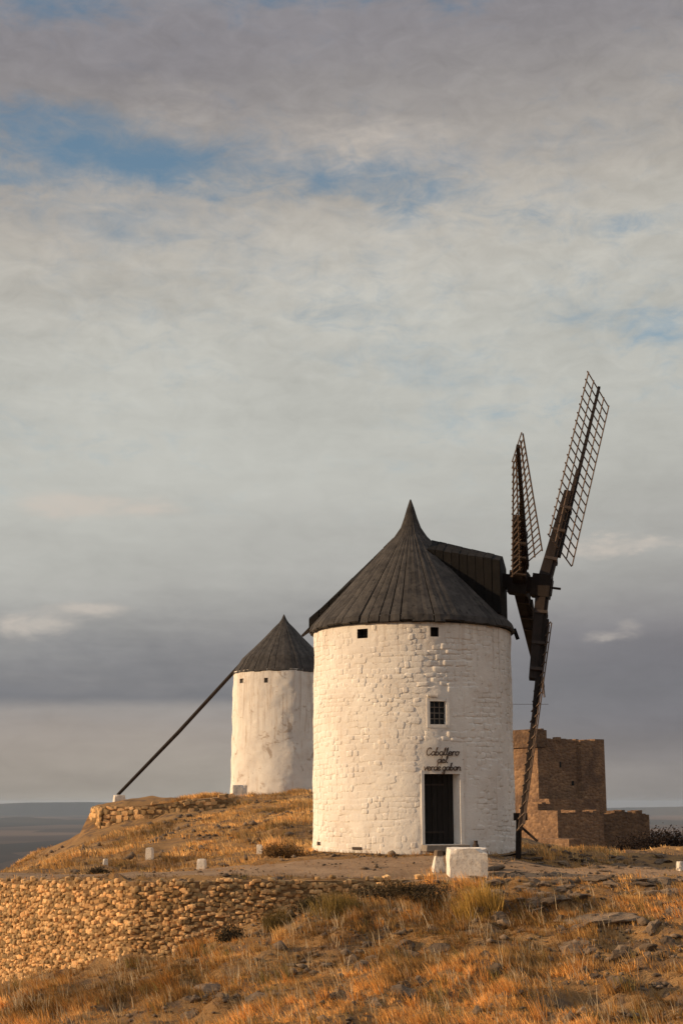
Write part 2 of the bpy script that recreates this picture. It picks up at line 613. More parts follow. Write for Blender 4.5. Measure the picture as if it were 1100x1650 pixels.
COMMON = [at(*a) for a in [(760, 1418, 37.6), (860, 1420, 37.5), (980, 1418, 38), (1100, 1420, 38), (1250, 1425, 38),
                           (900, 1398, 42), (1000, 1394, 44), (1100, 1396, 46), (1250, 1400, 46),
                           (860, 1370, 47), (950, 1375, 55), (1045, 1375, 60), (1100, 1375, 62), (1250, 1378, 62)]] + \
    [Vector(v) for v in [(28, 100, -5.0), (12, 110, -4.0), (30, 75, -3.4), (14, 72, -1.9), (20, 66, -2.0), (26, 45, -1.5), (10.5, 60, -0.95)]]
UPPER = COMMON + [at(*a) for a in [
    (505, 1366, 45), (830, 1366, 45), (600, 1377, 41.9), (740, 1376, 41.8), (690, 1377, 41.7),
    (0, 1418, 40.7), (215, 1418, 36.5), (430, 1417, 36.6), (600, 1416, 37.2), (-160, 1420, 46),
    (325, 1403, 43), (100, 1407, 45), (418, 1376, 49), (241, 1388, 49.5), (170, 1399, 46.5), (0, 1421, 50), (-40, 1436, 54), (25, 1412, 57), (460, 1388, 45),
    (430, 1345, 56), (300, 1352, 60), (200, 1358, 64), (120, 1370, 66), (60, 1397, 64), (100, 1372, 74), (20, 1424, 66), (125, 1350, 78),
    (500, 1310, 66), (400, 1306, 74), (300, 1320, 75), (170, 1332, 77), (148, 1334, 77.5),
    (375, 1283, 83), (440, 1280, 84), (500, 1280, 84), (200, 1299, 81), (300, 1292, 82), (160, 1300, 81)]] + \
    [Vector(v) for v in [(-4, 95, 2.4), (-14, 95, 1.3), (-15, 90, 1.35), (-10, 90, 1.6), (2, 95, 1.5), (7, 60, -0.3), (3, 49, 0.2), (-20, 80, -2.5), (-21, 62, -5.0), (-20, 52, -4.2), (-24, 95, -3),
                         (-20, 40, -2.5), (-10, 30, -0.6), (5, 30, -0.6), (25, 30, -1.2)]]
LOWER = COMMON + [at(*a) for a in [
    (0, 1592, 39.5), (215, 1548, 35.9), (330, 1520, 35.7), (430, 1484, 35.8), (560, 1444, 36.6), (640, 1428, 37.0), (700, 1421, 37.3), (-150, 1600, 44),
    (0, 1650, 31), (150, 1610, 33), (300, 1650, 27), (550, 1650, 25.5), (800, 1650, 25), (1100, 1650, 25), (1300, 1650, 25),
    (300, 1585, 31.5), (450, 1545, 32), (600, 1515, 32), (850, 1480, 33.5), (1100, 1485, 33), (850, 1560, 29.2), (1100, 1560, 29), (600, 1590, 28)]] + \
    [Vector(v) for v in [(0, -4, 0.0), (-15, -4, -0.4), (15, -4, 0.0), (0, 12, -1.75), (-14, 12, -2.4), (14, 12, -1.6), (0, 19, -2.15), (-22, 30, -5.5), (-26, 42, -7.0), (12, 19, -2.1),
                         (-10, 19, -2.9)]]
FU, FL = tps_fit(UPPER), tps_fit(LOWER)
WALL = [Vector((q.x, q.y)) for q in (at(-420, 1418, 56), at(-180, 1418, 46.5), at(0, 1418, 40.4), at(120, 1418, 37.6), at(215, 1418, 36.1), at(300, 1418, 35.9), at(430, 1418, 36.2),
                                     at(560, 1418, 36.8), at(700, 1418, 37.6))]
WLINE = [Vector((-60, 80))] + WALL + [Vector((12, 38.5)), Vector((80, 44))]


def wall_sd(x, y):
    best = np.full(np.shape(x), 1e9)
    sgn = np.ones(np.shape(x))
    for a, b in zip(WLINE[:-1], WLINE[1:]):
        dx, dy = b.x - a.x, b.y - a.y
        L2 = dx * dx + dy * dy
        t = np.clip(((x - a.x) * dx + (y - a.y) * dy) / L2, 0, 1)
        ex, ey = x - (a.x + t * dx), y - (a.y + t * dy)
        d = np.hypot(ex, ey)
        s = np.where(dx * ey - dy * ex > 0, 1.0, -1.0)
        m = d < best
        best = np.where(m, d, best)
        sgn = np.where(m, s, sgn)
    return best * sgn


def vnoise(x, y, seed):
    """value noise, smooth"""
    r = np.random.default_rng(seed).random((64, 64))
    xi, yi = np.floor(x).astype(int), np.floor(y).astype(int)
    fx, fy = x - xi, y - yi
    fx, fy = fx * fx * (3 - 2 * fx), fy * fy * (3 - 2 * fy)
    g = lambda i, j: r[i % 64, j % 64]
    return (g(xi, yi) * (1 - fx) + g(xi + 1, yi) * fx) * (1 - fy) + (g(xi, yi + 1) * (1 - fx) + g(xi + 1, yi + 1) * fx) * fy - 0.5


def fbm(x, y, seed, oct=4):
    o, a = 0.0, 1.0
    for i in range(oct):
        o = o + a * vnoise(x * 2 ** i + i * 17.3, y * 2 ** i + i * 9.1, seed + i)
        a *= 0.5
    return o


def seg_d(x, y, a, b):
    dx, dy = b[0] - a[0], b[1] - a[1]
    t = np.clip(((x - a[0]) * dx + (y - a[1]) * dy) / (dx * dx + dy * dy), 0, 1)
    return np.hypot(x - a[0] - t * dx, y - a[1] - t * dy)


TOWER = Vector((2.32, 45.0, 0.0))
PATHL = [(-22, 50), (-13, 44.5), (-8, 41.0), (-3, 39.2), (2, 39.0), (7, 40.2), (12, 42.8), (18, 46.5), (30, 54)]


def path_d(x, y):
    d = np.full(np.shape(x), 1e9)
    for a, b in zip(PATHL[:-1], PATHL[1:]):
        d = np.minimum(d, seg_d(x, y, a, b))
    return d


def hgt(x, y, detail=True):
    x = np.asarray(x, dtype=float)
    y = np.asarray(y, dtype=float)
    xc, yc = np.clip(x, -26, 30), np.clip(y, -4, 110)
    up, lo = tps_eval(FU, xc, yc), tps_eval(FL, xc, yc)
    sd = wall_sd(x, y)
    wd = 0.22 + 2.2 * np.clip((x - 0.5) / 2.5, 0, 1)
    t = np.clip((sd - 0.06) / wd, 0, 1)
    t = t * t * (3 - 2 * t)
    far = np.clip((y - 47) / 3, 0, 1)
    t = np.maximum(t, far * (sd > 0))
    z = lo * (1 - t) + up * t
    xe = -14.62                                                   # the mound wall's left end retains the ground behind it
    z = z - 1.35 * np.clip((xe - x) / 0.5, 0, 1) * np.clip((y - 76.5) / 1.0, 0, 1)
    # spur falls away to the plain
    d = np.minimum(seg_d(x, y, (0, -20), (0, 85)) - 24, seg_d(x, y, (14, 85), (46, 260)) - 24)
    d = np.maximum(d, 0)
    z = z - d * 0.42 - np.clip((y - 105) / 120, 0, 1) * 4.0
    z = np.maximum(z, -111.5 + 0 * z)
    if detail:
        calm = np.clip((path_d(x, y) - 1.4) / 1.5, 0, 1) * np.clip((np.hypot(x - TOWER.x, y - TOWER.y) - 3.4) / 1.0, 0.1, 1)
        z = z + calm * (0.34 * fbm(x * 0.45, y * 0.45, 11, 3) + 0.27 * fbm(x * 1.3, y * 1.3, 21, 4) * np.clip((46 - y) / 6, 0.4, 1))
        right = np.clip((x + 1) / 4, 0, 1) * np.clip((39.5 - y) / 3, 0, 1)
        st = y * 1.25 + 0.5 * x + 2.0 * fbm(x * 0.3, y * 0.3, 5, 2)
        z = z + right * calm * 0.26 * (np.abs((st % 1) - 0.5) - 0.25)
        z = z + np.clip(d / 10, 0, 1) * 3.0 * fbm(x * 0.05, y * 0.05, 31, 4)
    return z


def h1(x, y):
    return float(hgt(np.array([x]), np.array([y]))[0])


def spaced(core0, core1, step, lo, hi, grow=1.16):
    c = list(np.arange(core0, core1 + 1e-6, step))
    s, v = step, c[-1]
    while v < hi:
        s *= grow
        v += s
        c.append(min(v, hi))
    s, v = step, c[0]
    while v > lo:
        s *= grow
        v -= s
        c.insert(0, max(v, lo))
    return np.array(c)


def build_ground():
    xs = spaced(-13, 13, 0.15, -420, 420, 1.09)
    ys = spaced(18, 50, 0.15, -260, 620, 1.07)
    gx, gy = np.meshgrid(xs, ys)
    z = hgt(gx, gy)
    nx, ny = len(xs), len(ys)
    V = np.c_[gx.ravel(), gy.ravel(), z.ravel()]
    i = np.arange(nx * ny).reshape(ny, nx)
    Q = np.stack([i[:-1, :-1], i[:-1, 1:], i[1:, 1:], i[1:, :-1]], axis=-1).reshape(-1, 4)
    tag(np_mesh('hill_ground', V, Q, M['ground'], True), kind='structure')


build_ground()


def build_path():
    pts = np.array(PATHL, dtype=float)
    # resample with smoothing
    t = np.linspace(0, len(pts) - 1, 200)
    px = np.interp(t, np.arange(len(pts)), pts[:, 0])
    py = np.interp(t, np.arange(len(pts)), pts[:, 1])
    k = np.ones(15) / 15
    pad = lambda a: np.convolve(np.r_[np.full(7, a[0]), a, np.full(7, a[-1])], k, 'valid')
    px, py = pad(px), pad(py)
    dx, dy = np.gradient(px), np.gradient(py)
    L = np.hypot(dx, dy)
    nx_, ny_ = -dy / L, dx / L
    W = np.linspace(-2.0, 2.4, 30)
    ed = 0.25 * fbm(t * 2.0, t * 0 + 3.3, 41, 3)
    gx = px[:, None] + nx_[:, None] * (W[None] + ed[:, None])
    gy = py[:, None] + ny_[:, None] * (W[None] + ed[:, None])
    edge = np.minimum(np.arange(30), 29 - np.arange(30)) / 2.0
    lift = np.where(edge < 1, -0.08 + 0.11 * edge, 0.03 + 0.0 * edge)
    z = hgt(gx, gy) + lift[None] + 0.015 * fbm(gx * 2, gy * 2, 44, 3)
    V = np.c_[gx.ravel(), gy.ravel(), z.ravel()]
    i = np.arange(200 * 30).reshape(200, 30)
    Q = np.stack([i[:-1, :-1], i[1:, :-1], i[1:, 1:], i[:-1, 1:]], axis=-1).reshape(-1, 4)[:, ::-1]
    tag(np_mesh('path', V, Q, M['path'], True), kind='structure')


build_path()


def build_far():
    a = np.linspace(0, 2 * np.pi, 97)[:-1]
    rad = np.array([0.0, 300, 900, 2000, 4000, 8000, 16500])
    V = [(0, 0, -110)]
    Fs = []
    for r in rad[1:]:
        V += [(r * math.cos(t), r * math.sin(t), -110.0) for t in a]
    n = len(a)
    for k in range(n):
        Fs.append((0, 1 + k, 1 + (k + 1) % n))
    for j in range(len(rad) - 2):
        for k in range(n):
            p, q = 1 + j * n + k, 1 + j * n + (k + 1) % n
            Fs.append((p, p + n, q + n, q))
    tag(mesh_obj('plain', V, Fs, M['plain']), kind='structure')
    # hill ranges on the horizon
    n = 720
    t = np.linspace(0, 2 * np.pi, n, endpoint=False)
    aw = np.arctan2(np.cos(t), np.sin(t))
    for name, r0, hbase, amp, seed in (('hills', 13500.0, 92, 46, 61), ('hills', 8200.0, 22, 44, 71)):
        prof = [(-900, 0.0), (-450, 0.45), (-150, 0.85), (0, 1.0), (250, 0.9), (600, 0.4), (1100, 0.0)]
        h = hbase + amp * fbm(t * 9, t * 0 + 1.5, seed, 5)
        h = h + (14 if r0 > 9000 else 0) * np.exp(-((aw + 0.17) / 0.09) ** 2) - (34 if r0 > 9000 else 0) * np.clip(aw / 0.2, 0, 1) * (np.cos(aw) > 0)
        h = np.maximum(h, 3)
        V, Fs = [], []
        for dr, k in prof:
            for i in range(n):
                hh = h[i] * k + (8 * math.sin(i * 0.9 + dr) * k if 0 < k < 1 else 0)
                V.append(((r0 + dr) * math.cos(t[i]), (r0 + dr) * math.sin(t[i]), -110.5 + hh))
        for j in range(len(prof) - 1):
            for i in range(n):
                i2 = (i + 1) % n
                Fs.append((j * n + i, (j + 1) * n + i, (j + 1) * n + i2, j * n + i2))
        tag(mesh_obj(name, V, Fs, M['hills'], None, True), kind='structure')


build_far()


# ------------------------------------------------------------------ stones
def stone_unit(seed, bulge=1.0):
    """unit stone: width along x, height along z, front towards -y (depth 1), about 42 triangles"""
    r = random.Random(seed)
    g = [-0.5, -0.26, 0.26, 0.5]
    vs = []
    for j, z in enumerate(g):
        for i, x in enumerate(g):
            rim = (i in (0, 3)) or (j in (0, 3))
            corner = (i in (0, 3)) and (j in (0, 3))
            xx, zz = x, z
            if corner:
                k = r.uniform(0.82, 1.06)
                xx, zz = x * k, z * k
            elif rim:
                xx += r.uniform(-0.08, 0.08)
                zz += r.uniform(-0.08, 0.08)
            y = (-0.84 + r.uniform(-0.12, 0.1) if corner else -0.93 + r.uniform(-0.08, 0.06) if rim else -1.0 + r.uniform(-0.12, 0.06) * bulge)
            vs.append((xx, y, zz))
    fs = []
    for j in range(3):
        for i in range(3):
            a = j * 4 + i
            fs.append((a, a + 1, a + 5, a + 4))
    ring = [0, 1, 2, 3, 7, 11, 15, 14, 13, 12, 8, 4]
    b0 = len(vs)
    for k in ring:
        vs.append((vs[k][0] * 1.02, 0.0, vs[k][2] * 1.02))
    for k in range(12):
        k2 = (k + 1) % 12
        fs.append((ring[k], b0 + k, b0 + k2, ring[k2]))
    return vs, fs


STONES = [stone_unit(100 + i) for i in range(16)]


def stone_meshes(prefix, mat, smooth=True):
    out = []
    for i, (vs, fs) in enumerate(STONES):
        me = bpy.data.meshes.new(prefix)
        me.from_pydata(vs, [], fs)
        me.polygons.foreach_set('use_smooth', [smooth] * len(me.polygons))
        me.materials.append(mat)
        me.update()
        out.append(me)
    return out


def lay_stones(name, spots, parent, mat, limit=300, smooth=True):
    """spots: (matrix, size on screen). the largest `limit` are objects, the rest one joined part"""
    meshes = stone_meshes(name, mat, smooth)
    spots = sorted(spots, key=lambda s: -s[1])
    inv = Matrix.Translation(-ORG[parent.name])
    for k, (mx, _) in enumerate(spots[:limit]):
        o = bpy.data.objects.new(name, meshes[k % len(meshes)])
        col.objects.link(o)
        o.parent = parent
        o.matrix_basis = inv @ mx
    rest = spots[limit:]
    if rest:
        Vs, Fs, o = [], [], 0
        arr = [(np.c_[np.array(vs), np.ones(len(vs))], np.array(fs)) for vs, fs in STONES]
        for k, (mx, _) in enumerate(rest):
            v, f = arr[k % len(arr)]
            Vs.append((v @ np.array(mx).T)[:, :3])
            Fs.append(f + o)
            o += len(v)
        ob = np_mesh('small_stones', np.concatenate(Vs), np.concatenate(Fs), mat, smooth, None, parent)
        ob['kind'] = 'stuff'


def place_matrix(c, nrm, w, h, d, roll=0.0):
    """front (-y of the unit) looks along nrm"""
    nrm = Vector(nrm).normalized()
    zax = Vector((0, 0, 1))
    zax = (zax - nrm * nrm.dot(zax)).normalized()
    yax = -nrm
    xax = yax.cross(zax)
    m = Matrix((xax, yax, zax)).transposed().to_4x4()
    m = Matrix.Translation(Vector(c)) @ m @ Matrix.Rotation(roll, 4, 'Y') @ Matrix.Diagonal((w, d, h, 1))
    return m


def screen_size(c, w, h):
    dd = (Vector(c) - Vector((0, 0, EYE))).length
    return w * h / dd ** 2


# ------------------------------------------------------------------ windmill towers
class Tower:
    def __init__(s, cx, cy, z0, rad, batter=0.0):
        s.c = Vector((cx, cy, 0))
        s.z0, s.rad, s.batter = z0, rad, batter
        s.tf = Vector((-cx, -cy, 0)).normalized()
        s.tr = Vector((-s.tf.y, s.tf.x, 0))           # to the right as the camera sees it

    def r(s, z):
        return s.rad - s.batter * (z - s.z0)

    def p(s, th, z, off=0.0):
        return s.c + (s.tf * math.cos(th) + s.tr * math.sin(th)) * (s.r(z) + off) + Vector((0, 0, z))

    def n(s, th):
        return s.tf * math.cos(th) + s.tr * math.sin(th)

    def hit(s, px, py, off=0.0):
        d = ray(px, py)
        o = Vector((0, 0, EYE))
        rr = s.rad + off
        a = d.x ** 2 + d.y ** 2
        b = 2 * (d.x * (o.x - s.c.x) + d.y * (o.y - s.c.y))
        c = (o.x - s.c.x) ** 2 + (o.y - s.c.y) ** 2 - rr * rr
        q = b * b - 4 * a * c
        t = (-b - math.sqrt(max(q, 0))) / (2 * a)
        P = o + d * t
        v = P - s.c
        return math.atan2(v.dot(s.tr), v.dot(s.tf)), P.z


def opening_mesh(T, ztop, openings, nth, nz, wob):
    ths = list(np.linspace(-math.pi, math.pi, nth, endpoint=False))
    zs = list(np.linspace(T.z0, ztop, nz))
    for a0, a1, b0, b1 in openings:
        ths = [t for t in ths if min(abs(t - a0), abs(t - a1)) > 0.012] + [a0, a1]
        zs = [z for z in zs if min(abs(z - b0), abs(z - b1)) > 0.02] + [b0, b1]
    ths, zs = sorted(set(ths)), sorted(set(zs))
    th, zz = np.meshgrid(ths, zs)
    d = wob * (fbm(th * 4.0 + 40, zz * 1.3, 81, 4))
    # keep the rims true
    V = []
    for j, z in enumerate(zs):
        for i, t in enumerate(ths):
            rim = any(a0 - 0.05 <= t <= a1 + 0.05 and b0 - 0.15 <= z <= b1 + 0.15 for a0, a1, b0, b1 in openings)
            V.append(T.p(t, z, 0.0 if rim else d[j, i]))
    n = len(ths)
    Fs = []
    for j in range(len(zs) - 1):
        for i in range(n):
            i2 = (i + 1) % n
            tm = (ths[i] + (ths[i2] if i2 else ths[i] + 0.01)) / 2
            zm = (zs[j] + zs[j + 1]) / 2
            if any(a0 < tm < a1 and b0 < zm < b1 for a0, a1, b0, b1 in openings):
                continue
            Fs.append((j * n + i, j * n + i2, (j + 1) * n + i2, (j + 1) * n + i))
    return V, Fs


def reveal(mb, T, o, depth, splay=0.0, floor=True):
    """jambs, head and sill of an opening; returns the four inner corners"""
    a0, a1, b0, b1 = o
    am = (a0 + a1) / 2
    inw = -T.n(am) * depth
    side = T.tr * math.cos(am) - T.tf * math.sin(am)
    c = [T.p(a0, b0), T.p(a1, b0), T.p(a1, b1), T.p(a0, b1)]
    q = [v + inw for v in c]
    q[1] = q[1] - side * splay
    q[2] = q[2] - side * splay
    mid = (c[0] + c[1]) / 2
    # flatten the back plane
    nn = T.n(am)
    ref = (q[0] + q[1]) / 2
    q = [v - nn * (v - ref).dot(nn) for v in q]
    mb.add(c + q, [(0, 4, 7, 3), (1, 2, 6, 5), (3, 7, 6, 2), (0, 1, 5, 4)])
    return q, nn, side


def roof_cone(root, T, apex_z, prof, nb, mat, seed, board_w=1.0):
    """boarded conical cap: dark solid below, one board object per strip"""
    r = random.Random(seed)
    deck = MB().lathe(T.c, [(max(p[0] - 0.05, 0.012), p[1] - 0.05) for p in prof], 48)
    roof = deck.build('roof', M['roof_dark'], root, True)
    for k in range(nb):
        t0 = 2 * math.pi * (k + r.uniform(-0.12, 0.12)) / nb
        t1 = 2 * math.pi * (k + 1 + r.uniform(-0.12, 0.12)) / nb
        gap = 0.012 * 2 * math.pi / nb
        lift = r.uniform(0.0, 0.010)
        drop = r.uniform(-0.03, 0.05)
        vs, fs = [], []
        for j, (rr, z) in enumerate(prof):
            zz = z + (-drop if j == 0 else 0)
            wv = r.uniform(-0.006, 0.006)
            for t, dn in ((t0 + gap, -0.06), (t0 + gap, 0.0), ((t0 + t1) / 2, 0.010), (t1 - gap, 0.0), (t1 - gap, -0.06)):
                q = max(rr + (dn + lift + wv) * min(1.0, rr / 0.5), 0.004)
                vs.append((T.c.x + q * math.cos(t), T.c.y + q * math.sin(t), zz + (dn + lift) * 0.6 * min(1.0, rr / 0.5)))
        for j in range(len(prof) - 1):
            for i in range(4):
                a = j * 5 + i
                fs.append((a, a + 1, a + 6, a + 5))
        fs.append((0, 4, 3, 2, 1))
        mesh_obj('board', vs, fs, mat, roof)
    return roof


# ---- lettering strokes (x-height 1)
def arc(cx, cy, rx, ry, a0, a1, n=9):
    return [(cx + rx * math.cos(R(a0 + (a1 - a0) * i / (n - 1))), cy + ry * math.sin(R(a0 + (a1 - a0) * i / (n - 1)))) for i in range(n)]


GLY = {
    'C': (1.3, [arc(0.75, 1.0, 0.62, 1.0, 40, 330, 12)]),
    'a': (1.05, [arc(0.5, 0.5, 0.4, 0.5, 40, 400, 12), [(0.88, 0.95), (0.88, 0.2), (1.05, 0.0)]]),
    'b': (1.0, [[(0.1, 0.0), (0.15, 2.0), (0.35, 2.1), (0.2, 1.0)], arc(0.5, 0.45, 0.38, 0.45, 180, -170, 11)]),
    'l': (0.62, [[(0.0, 0.0), (0.4, 1.4), (0.35, 2.05), (0.15, 1.8), (0.22, 0.25), (0.62, 0.0)]]),
    'e': (0.95, [[(0.05, 0.4), (0.8, 0.65)] + arc(0.45, 0.5, 0.4, 0.5, 20, 320, 10) + [(0.95, 0.1)]]),
    'r': (0.8, [[(0.0, 0.0), (0.15, 1.0), (0.2, 0.0)], [(0.18, 0.6), (0.4, 1.0), (0.75, 0.9)]]),
    'o': (1.0, [arc(0.48, 0.5, 0.42, 0.5, 90, 450, 12), [(0.5, 1.0), (1.0, 0.85)]]),
    'd': (1.05, [arc(0.5, 0.5, 0.4, 0.5, 40, 400, 12), [(0.95, 2.0), (0.88, 0.2), (1.05, 0.0)]]),
    'v': (0.9, [[(0.0, 1.0), (0.4, 0.0), (0.8, 1.0), (0.9, 0.9)]]),
    'g': (1.05, [arc(0.5, 0.5, 0.4, 0.5, 40, 400, 12), [(0.9, 0.95), (0.85, -0.9), (0.5, -1.15), (0.25, -0.8), (1.05, 0.1)]]),
    'n': (1.05, [[(0.1, 1.0), (0.12, 0.0)], [(0.12, 0.5), (0.45, 1.0), (0.75, 0.8), (0.78, 0.1), (1.05, 0.0)]]),
    ' ': (0.35, []),
}


def letter_line(mb, T, text, px0, px1, py, xh):
    tot = sum(GLY[c][0] for c in text)
    x = 0.0
    k = (px1 - px0) / tot
    for ch in text:
        w, strokes = GLY[ch]
        for st in strokes:
            pts = []
            for sx, sy in st:
                th, z = T.hit(px0 + (x + sx + 0.18 * sy) * k, py - sy * xh)
                pts.append(T.p(th, z, 0.045))
            for pa, pb in zip(pts[:-1], pts[1:]):
                e = (pb - pa).normalized() * 0.008
                mb.tube([pa - e, pb + e], 0.0155, 4)
        x += w


# ------------------------------------------------------------------ main windmill
EAVE = 7.16


def main_mill():
    T = Tower(TOWER.x, TOWER.y, -0.35, 3.24, 0.004)
    root = thing('windmill', 'large near white windmill with dark boarded cap, black door and lattice sails', 'windmill', (TOWER.x, TOWER.y, 0.0))
    H = lambda px, py: T.hit(px, py)
    d0, d1 = H(684, 1361), H(740, 1247)
    door_o = (d0[0], d1[0], d0[1], d1[1])
    w0, w1 = H(693, 1167), H(718, 1130)
    win_o = (w0[0], w1[0], w0[1], w1[1])
    vents = []
    for px, py, ww, hh in ((583, 1021, 17, 16), (700, 1018, 13, 15)):
        a, b = H(px - ww / 2, py + hh / 2), H(px + ww / 2, py - hh / 2)
        vents.append((a[0], b[0], a[1], b[1]))
    ops = [door_o, win_o] + vents
    V, Fs = opening_mesh(T, EAVE + 0.1, ops, 300, 110, 0.05)
    mesh_obj('wall', V, Fs, M['white'], root, True)

    # door
    mb = MB()
    q, nn, side = reveal(mb, T, door_o, 0.42, 0.10)
    mb.build('door_reveal', M['white'], root)
    wd = (q[1] - q[0]).length
    hd = (q[3] - q[0]).length
    dm = MB().add([q[0], q[1], q[2], q[3]], [(0, 1, 2, 3)])
    door = dm.build('door', M['door'], root)
    npl = 6
    for k in range(npl):
        c = q[0] + side * (wd * (k + 0.5) / npl) + Vector((0, 0, hd / 2)) + nn * 0.03
        MB().bar(c - Vector((0, 0, hd / 2 - 0.01)), c + Vector((0, 0, hd / 2 - 0.01)), wd / npl - 0.014, 0.045 + 0.01 * random.random(), side).build('plank', M['door'], door)
    for zz in (0.35, 1.75):
        MB().bar(q[0] + side * 0.04 + Vector((0, 0, zz)) + nn * 0.07, q[0] + side * (wd * 0.7) + Vector((0, 0, zz)) + nn * 0.07, 0.05, 0.02, Vector((0, 0, 1))).build('hinge_strap', M['iron'], door)
    MB().bar(q[0] + side * 0.12 + Vector((0, 0, 1.02)) + nn * 0.075, q[0] + side * 0.12 + Vector((0, 0, 1.17)) + nn * 0.075, 0.03, 0.03, side).build('handle', M['iron'], door)
    # plaster frame round the door, proud of the wall
    a0, a1, b0, b1 = door_o
    for (pa, pb, w) in ((T.p(a0, b0, -0.02) - side * 0.045, T.p(a0, b1, -0.02) - side * 0.045, 0.09),
                        (T.p(a1, b0, 0.0) + side * 0.055, T.p(a1, b1, 0.0) + side * 0.055, 0.11)):
        MB().bar(pa, pb, w, 0.09, side).build('door_jamb', M['white'], root)
    MB().bar(T.p(a0, b1 + 0.05) - side * 0.09, T.p(a1, b1 + 0.05) + side * 0.11, 0.10, 0.05, Vector((0, 0, 1))).build('lintel', M['white'], root)
    # door step
    am = (a0 + a1) / 2
    sc_ = T.p(am, b0 - 0.09, 0.18)
    rot = Matrix((side, nn, Vector((0, 0, 1)))).transposed()
    MB().box(sc_, (1.35, 0.75, 0.17), rot, 0.97).build('door_step', M['step'], root)

    # window
    mb = MB()
    q, nn, side = reveal(mb, T, win_o, 0.20)
    mb.build('window_reveal', M['white'], root)
    W, Hh = (q[1] - q[0]).length, (q[3] - q[0]).length
    win = MB().add(q, [(0, 1, 2, 3)]).build('window', M['door'], root)
    up = Vector((0, 0, 1))
    for i in range(2):
        for j in range(3):
            x0 = q[0] + side * (W * (0.03 + i * 0.49)) + up * (Hh * (0.02 + j * 0.33)) + nn * 0.02
            MB().add([x0, x0 + side * W * 0.44, x0 + side * W * 0.44 + up * Hh * 0.29, x0 + up * Hh * 0.29], [(0, 1, 2, 3)]).build('pane', M['glass'], win)
    bars = [(q[0] + side * W * k + nn * 0.045, q[0] + side * W * k + up * Hh + nn * 0.045, side) for k in (0.34, 0.66)] + \
           [(q[0] + up * Hh * k + nn * 0.05, q[1] + up * Hh * k + nn * 0.05, up) for k in (0.25, 0.5, 0.75)]
    for a, b, sd in bars:
        MB().bar(a, b, 0.024, 0.022, sd).build('muntin', M['step'], win)
    a0, a1, b0, b1 = win_o
    for (pa, pb) in ((T.p(a0, b0 - 0.1) - side * 0.06, T.p(a0, b1 + 0.1) - side * 0.06), (T.p(a1, b0 - 0.1) + side * 0.06, T.p(a1, b1 + 0.1) + side * 0.06)):
        MB().bar(pa, pb, 0.09, 0.03, side).build('window_surround', M['white'], root)
    for zz in (b0 - 0.05, b1 + 0.05):
        MB().bar(T.p(a0, zz) - side * 0.0, T.p(a1, zz) + side * 0.0, 0.10, 0.040, up).build('window_surround', M['white'], root)
    t, z = H(697, 1121)
    MB().bar(T.p(t - 0.055, z, 0.02), T.p(t + 0.045, z, 0.02), 0.06, 0.10, up).build('ledge', M['white_stone'], root)

    # vents below the eave
    for v in vents:
        mb = MB()
        q, nn, side = reveal(mb, T, v, 0.30)
        mb.add([p - nn * 0.002 for p in q], [(0, 1, 2, 3)])
        mb.build('vent', M['iron'], root)
    # low openings and small iron fittings at the foot of the wall
    for px, py, ww, hh in ((575, 1367, 16, 4), (514, 1359, 10, 5)):
        t, z = H(px, py)
        k = ww / 50 / 2 / 3.24
        MB().bar(T.p(t - k, z, 0.0), T.p(t + k, z, 0.0), hh / 50, 0.08, Vector((0, 0, 1))).build('drain_hole', M['iron'], root)

    # masonry showing through the whitewash
    spots = []
    z = -0.1
    row = 0
    zr = random.Random(5)
    while z < EAVE - 0.10:
        hh = zr.uniform(0.12, 0.21)
        t = -math.pi * 0.62 + zr.uniform(0, 0.1)
        while t < math.pi * 0.60:
            w = zr.uniform(0.13, 0.42)
            dt = w / T.rad
            tm, zm = t + dt / 2, z + hh / 2 + zr.uniform(-0.025, 0.025) + 0.05 * math.sin(t * 3 + z)
            pad = 0.035
            blocked = any(o[0] - pad - dt / 2 < tm < o[1] + pad + dt / 2 and o[2] - 0.16 - hh / 2 < zm < o[3] + 0.16 + hh / 2 for o in ops)
            lz0, lz1 = H(712, 1252)[1], H(712, 1200)[1]
            la0, la1 = H(680, 1225)[0], H(745, 1225)[0]
            blocked = blocked or (la0 - dt / 2 < tm < la1 + dt / 2 and lz0 - hh / 2 < zm < lz1 + hh / 2)
            if not blocked and zr.random() > 0.05:
                smooth = 0.45 if tm > 0.10 else 1.0
                d = 0.034 + zr.uniform(0.0, 0.010)
                dd_ = 0.05 * float(fbm(np.array([tm * 4.0 + 40]), np.array([zm * 1.3]), 81, 4)[0])
                c = T.p(tm, zm, -0.0335 + dd_ * 0.72 - (0.006 if tm > 0.12 else 0.0))
                spots.append((place_matrix(c, T.n(tm), w * zr.uniform(0.95, 1.03), hh * zr.uniform(0.95, 1.06), d, zr.uniform(-0.10, 0.10)), w * hh * max(math.cos(tm), 0) * (1.4 if tm < 0.1 else 0.6)))
            t += dt
        z += hh
        row += 1
    lay_stones('stone', spots, root, M['white'], 300)

    # lettering over the door
    for txt, p0, p1, py, xh in (('Caballero', 685, 738, 1217, 6.0), ('del', 703, 720, 1229, 5.5), ('verde gaban', 682, 741, 1241, 5.5)):
        mb = MB()
        letter_line(mb, T, txt, p0, p1, py, xh)
        mb.build('lettering', M['letter'], root)

    # cap
    px_m = 48.6
    prof = [(164, EAVE - 0.09), (160, EAVE + 0.10), (139, EAVE + 0.56), (101, EAVE + 1.42), (80, EAVE + 1.90), (60, EAVE + 2.35), (41, EAVE + 2.80), (26, EAVE + 3.12),
            (16, EAVE + 3.44), (10, EAVE + 3.80), (6, EAVE + 4.10), (1.0, EAVE + 4.42)]
    prof = [(r / px_m, z) for r, z in prof]
    roof = roof_cone(root, T, EAVE + 4.4, prof, 62, M['roof'], 3)

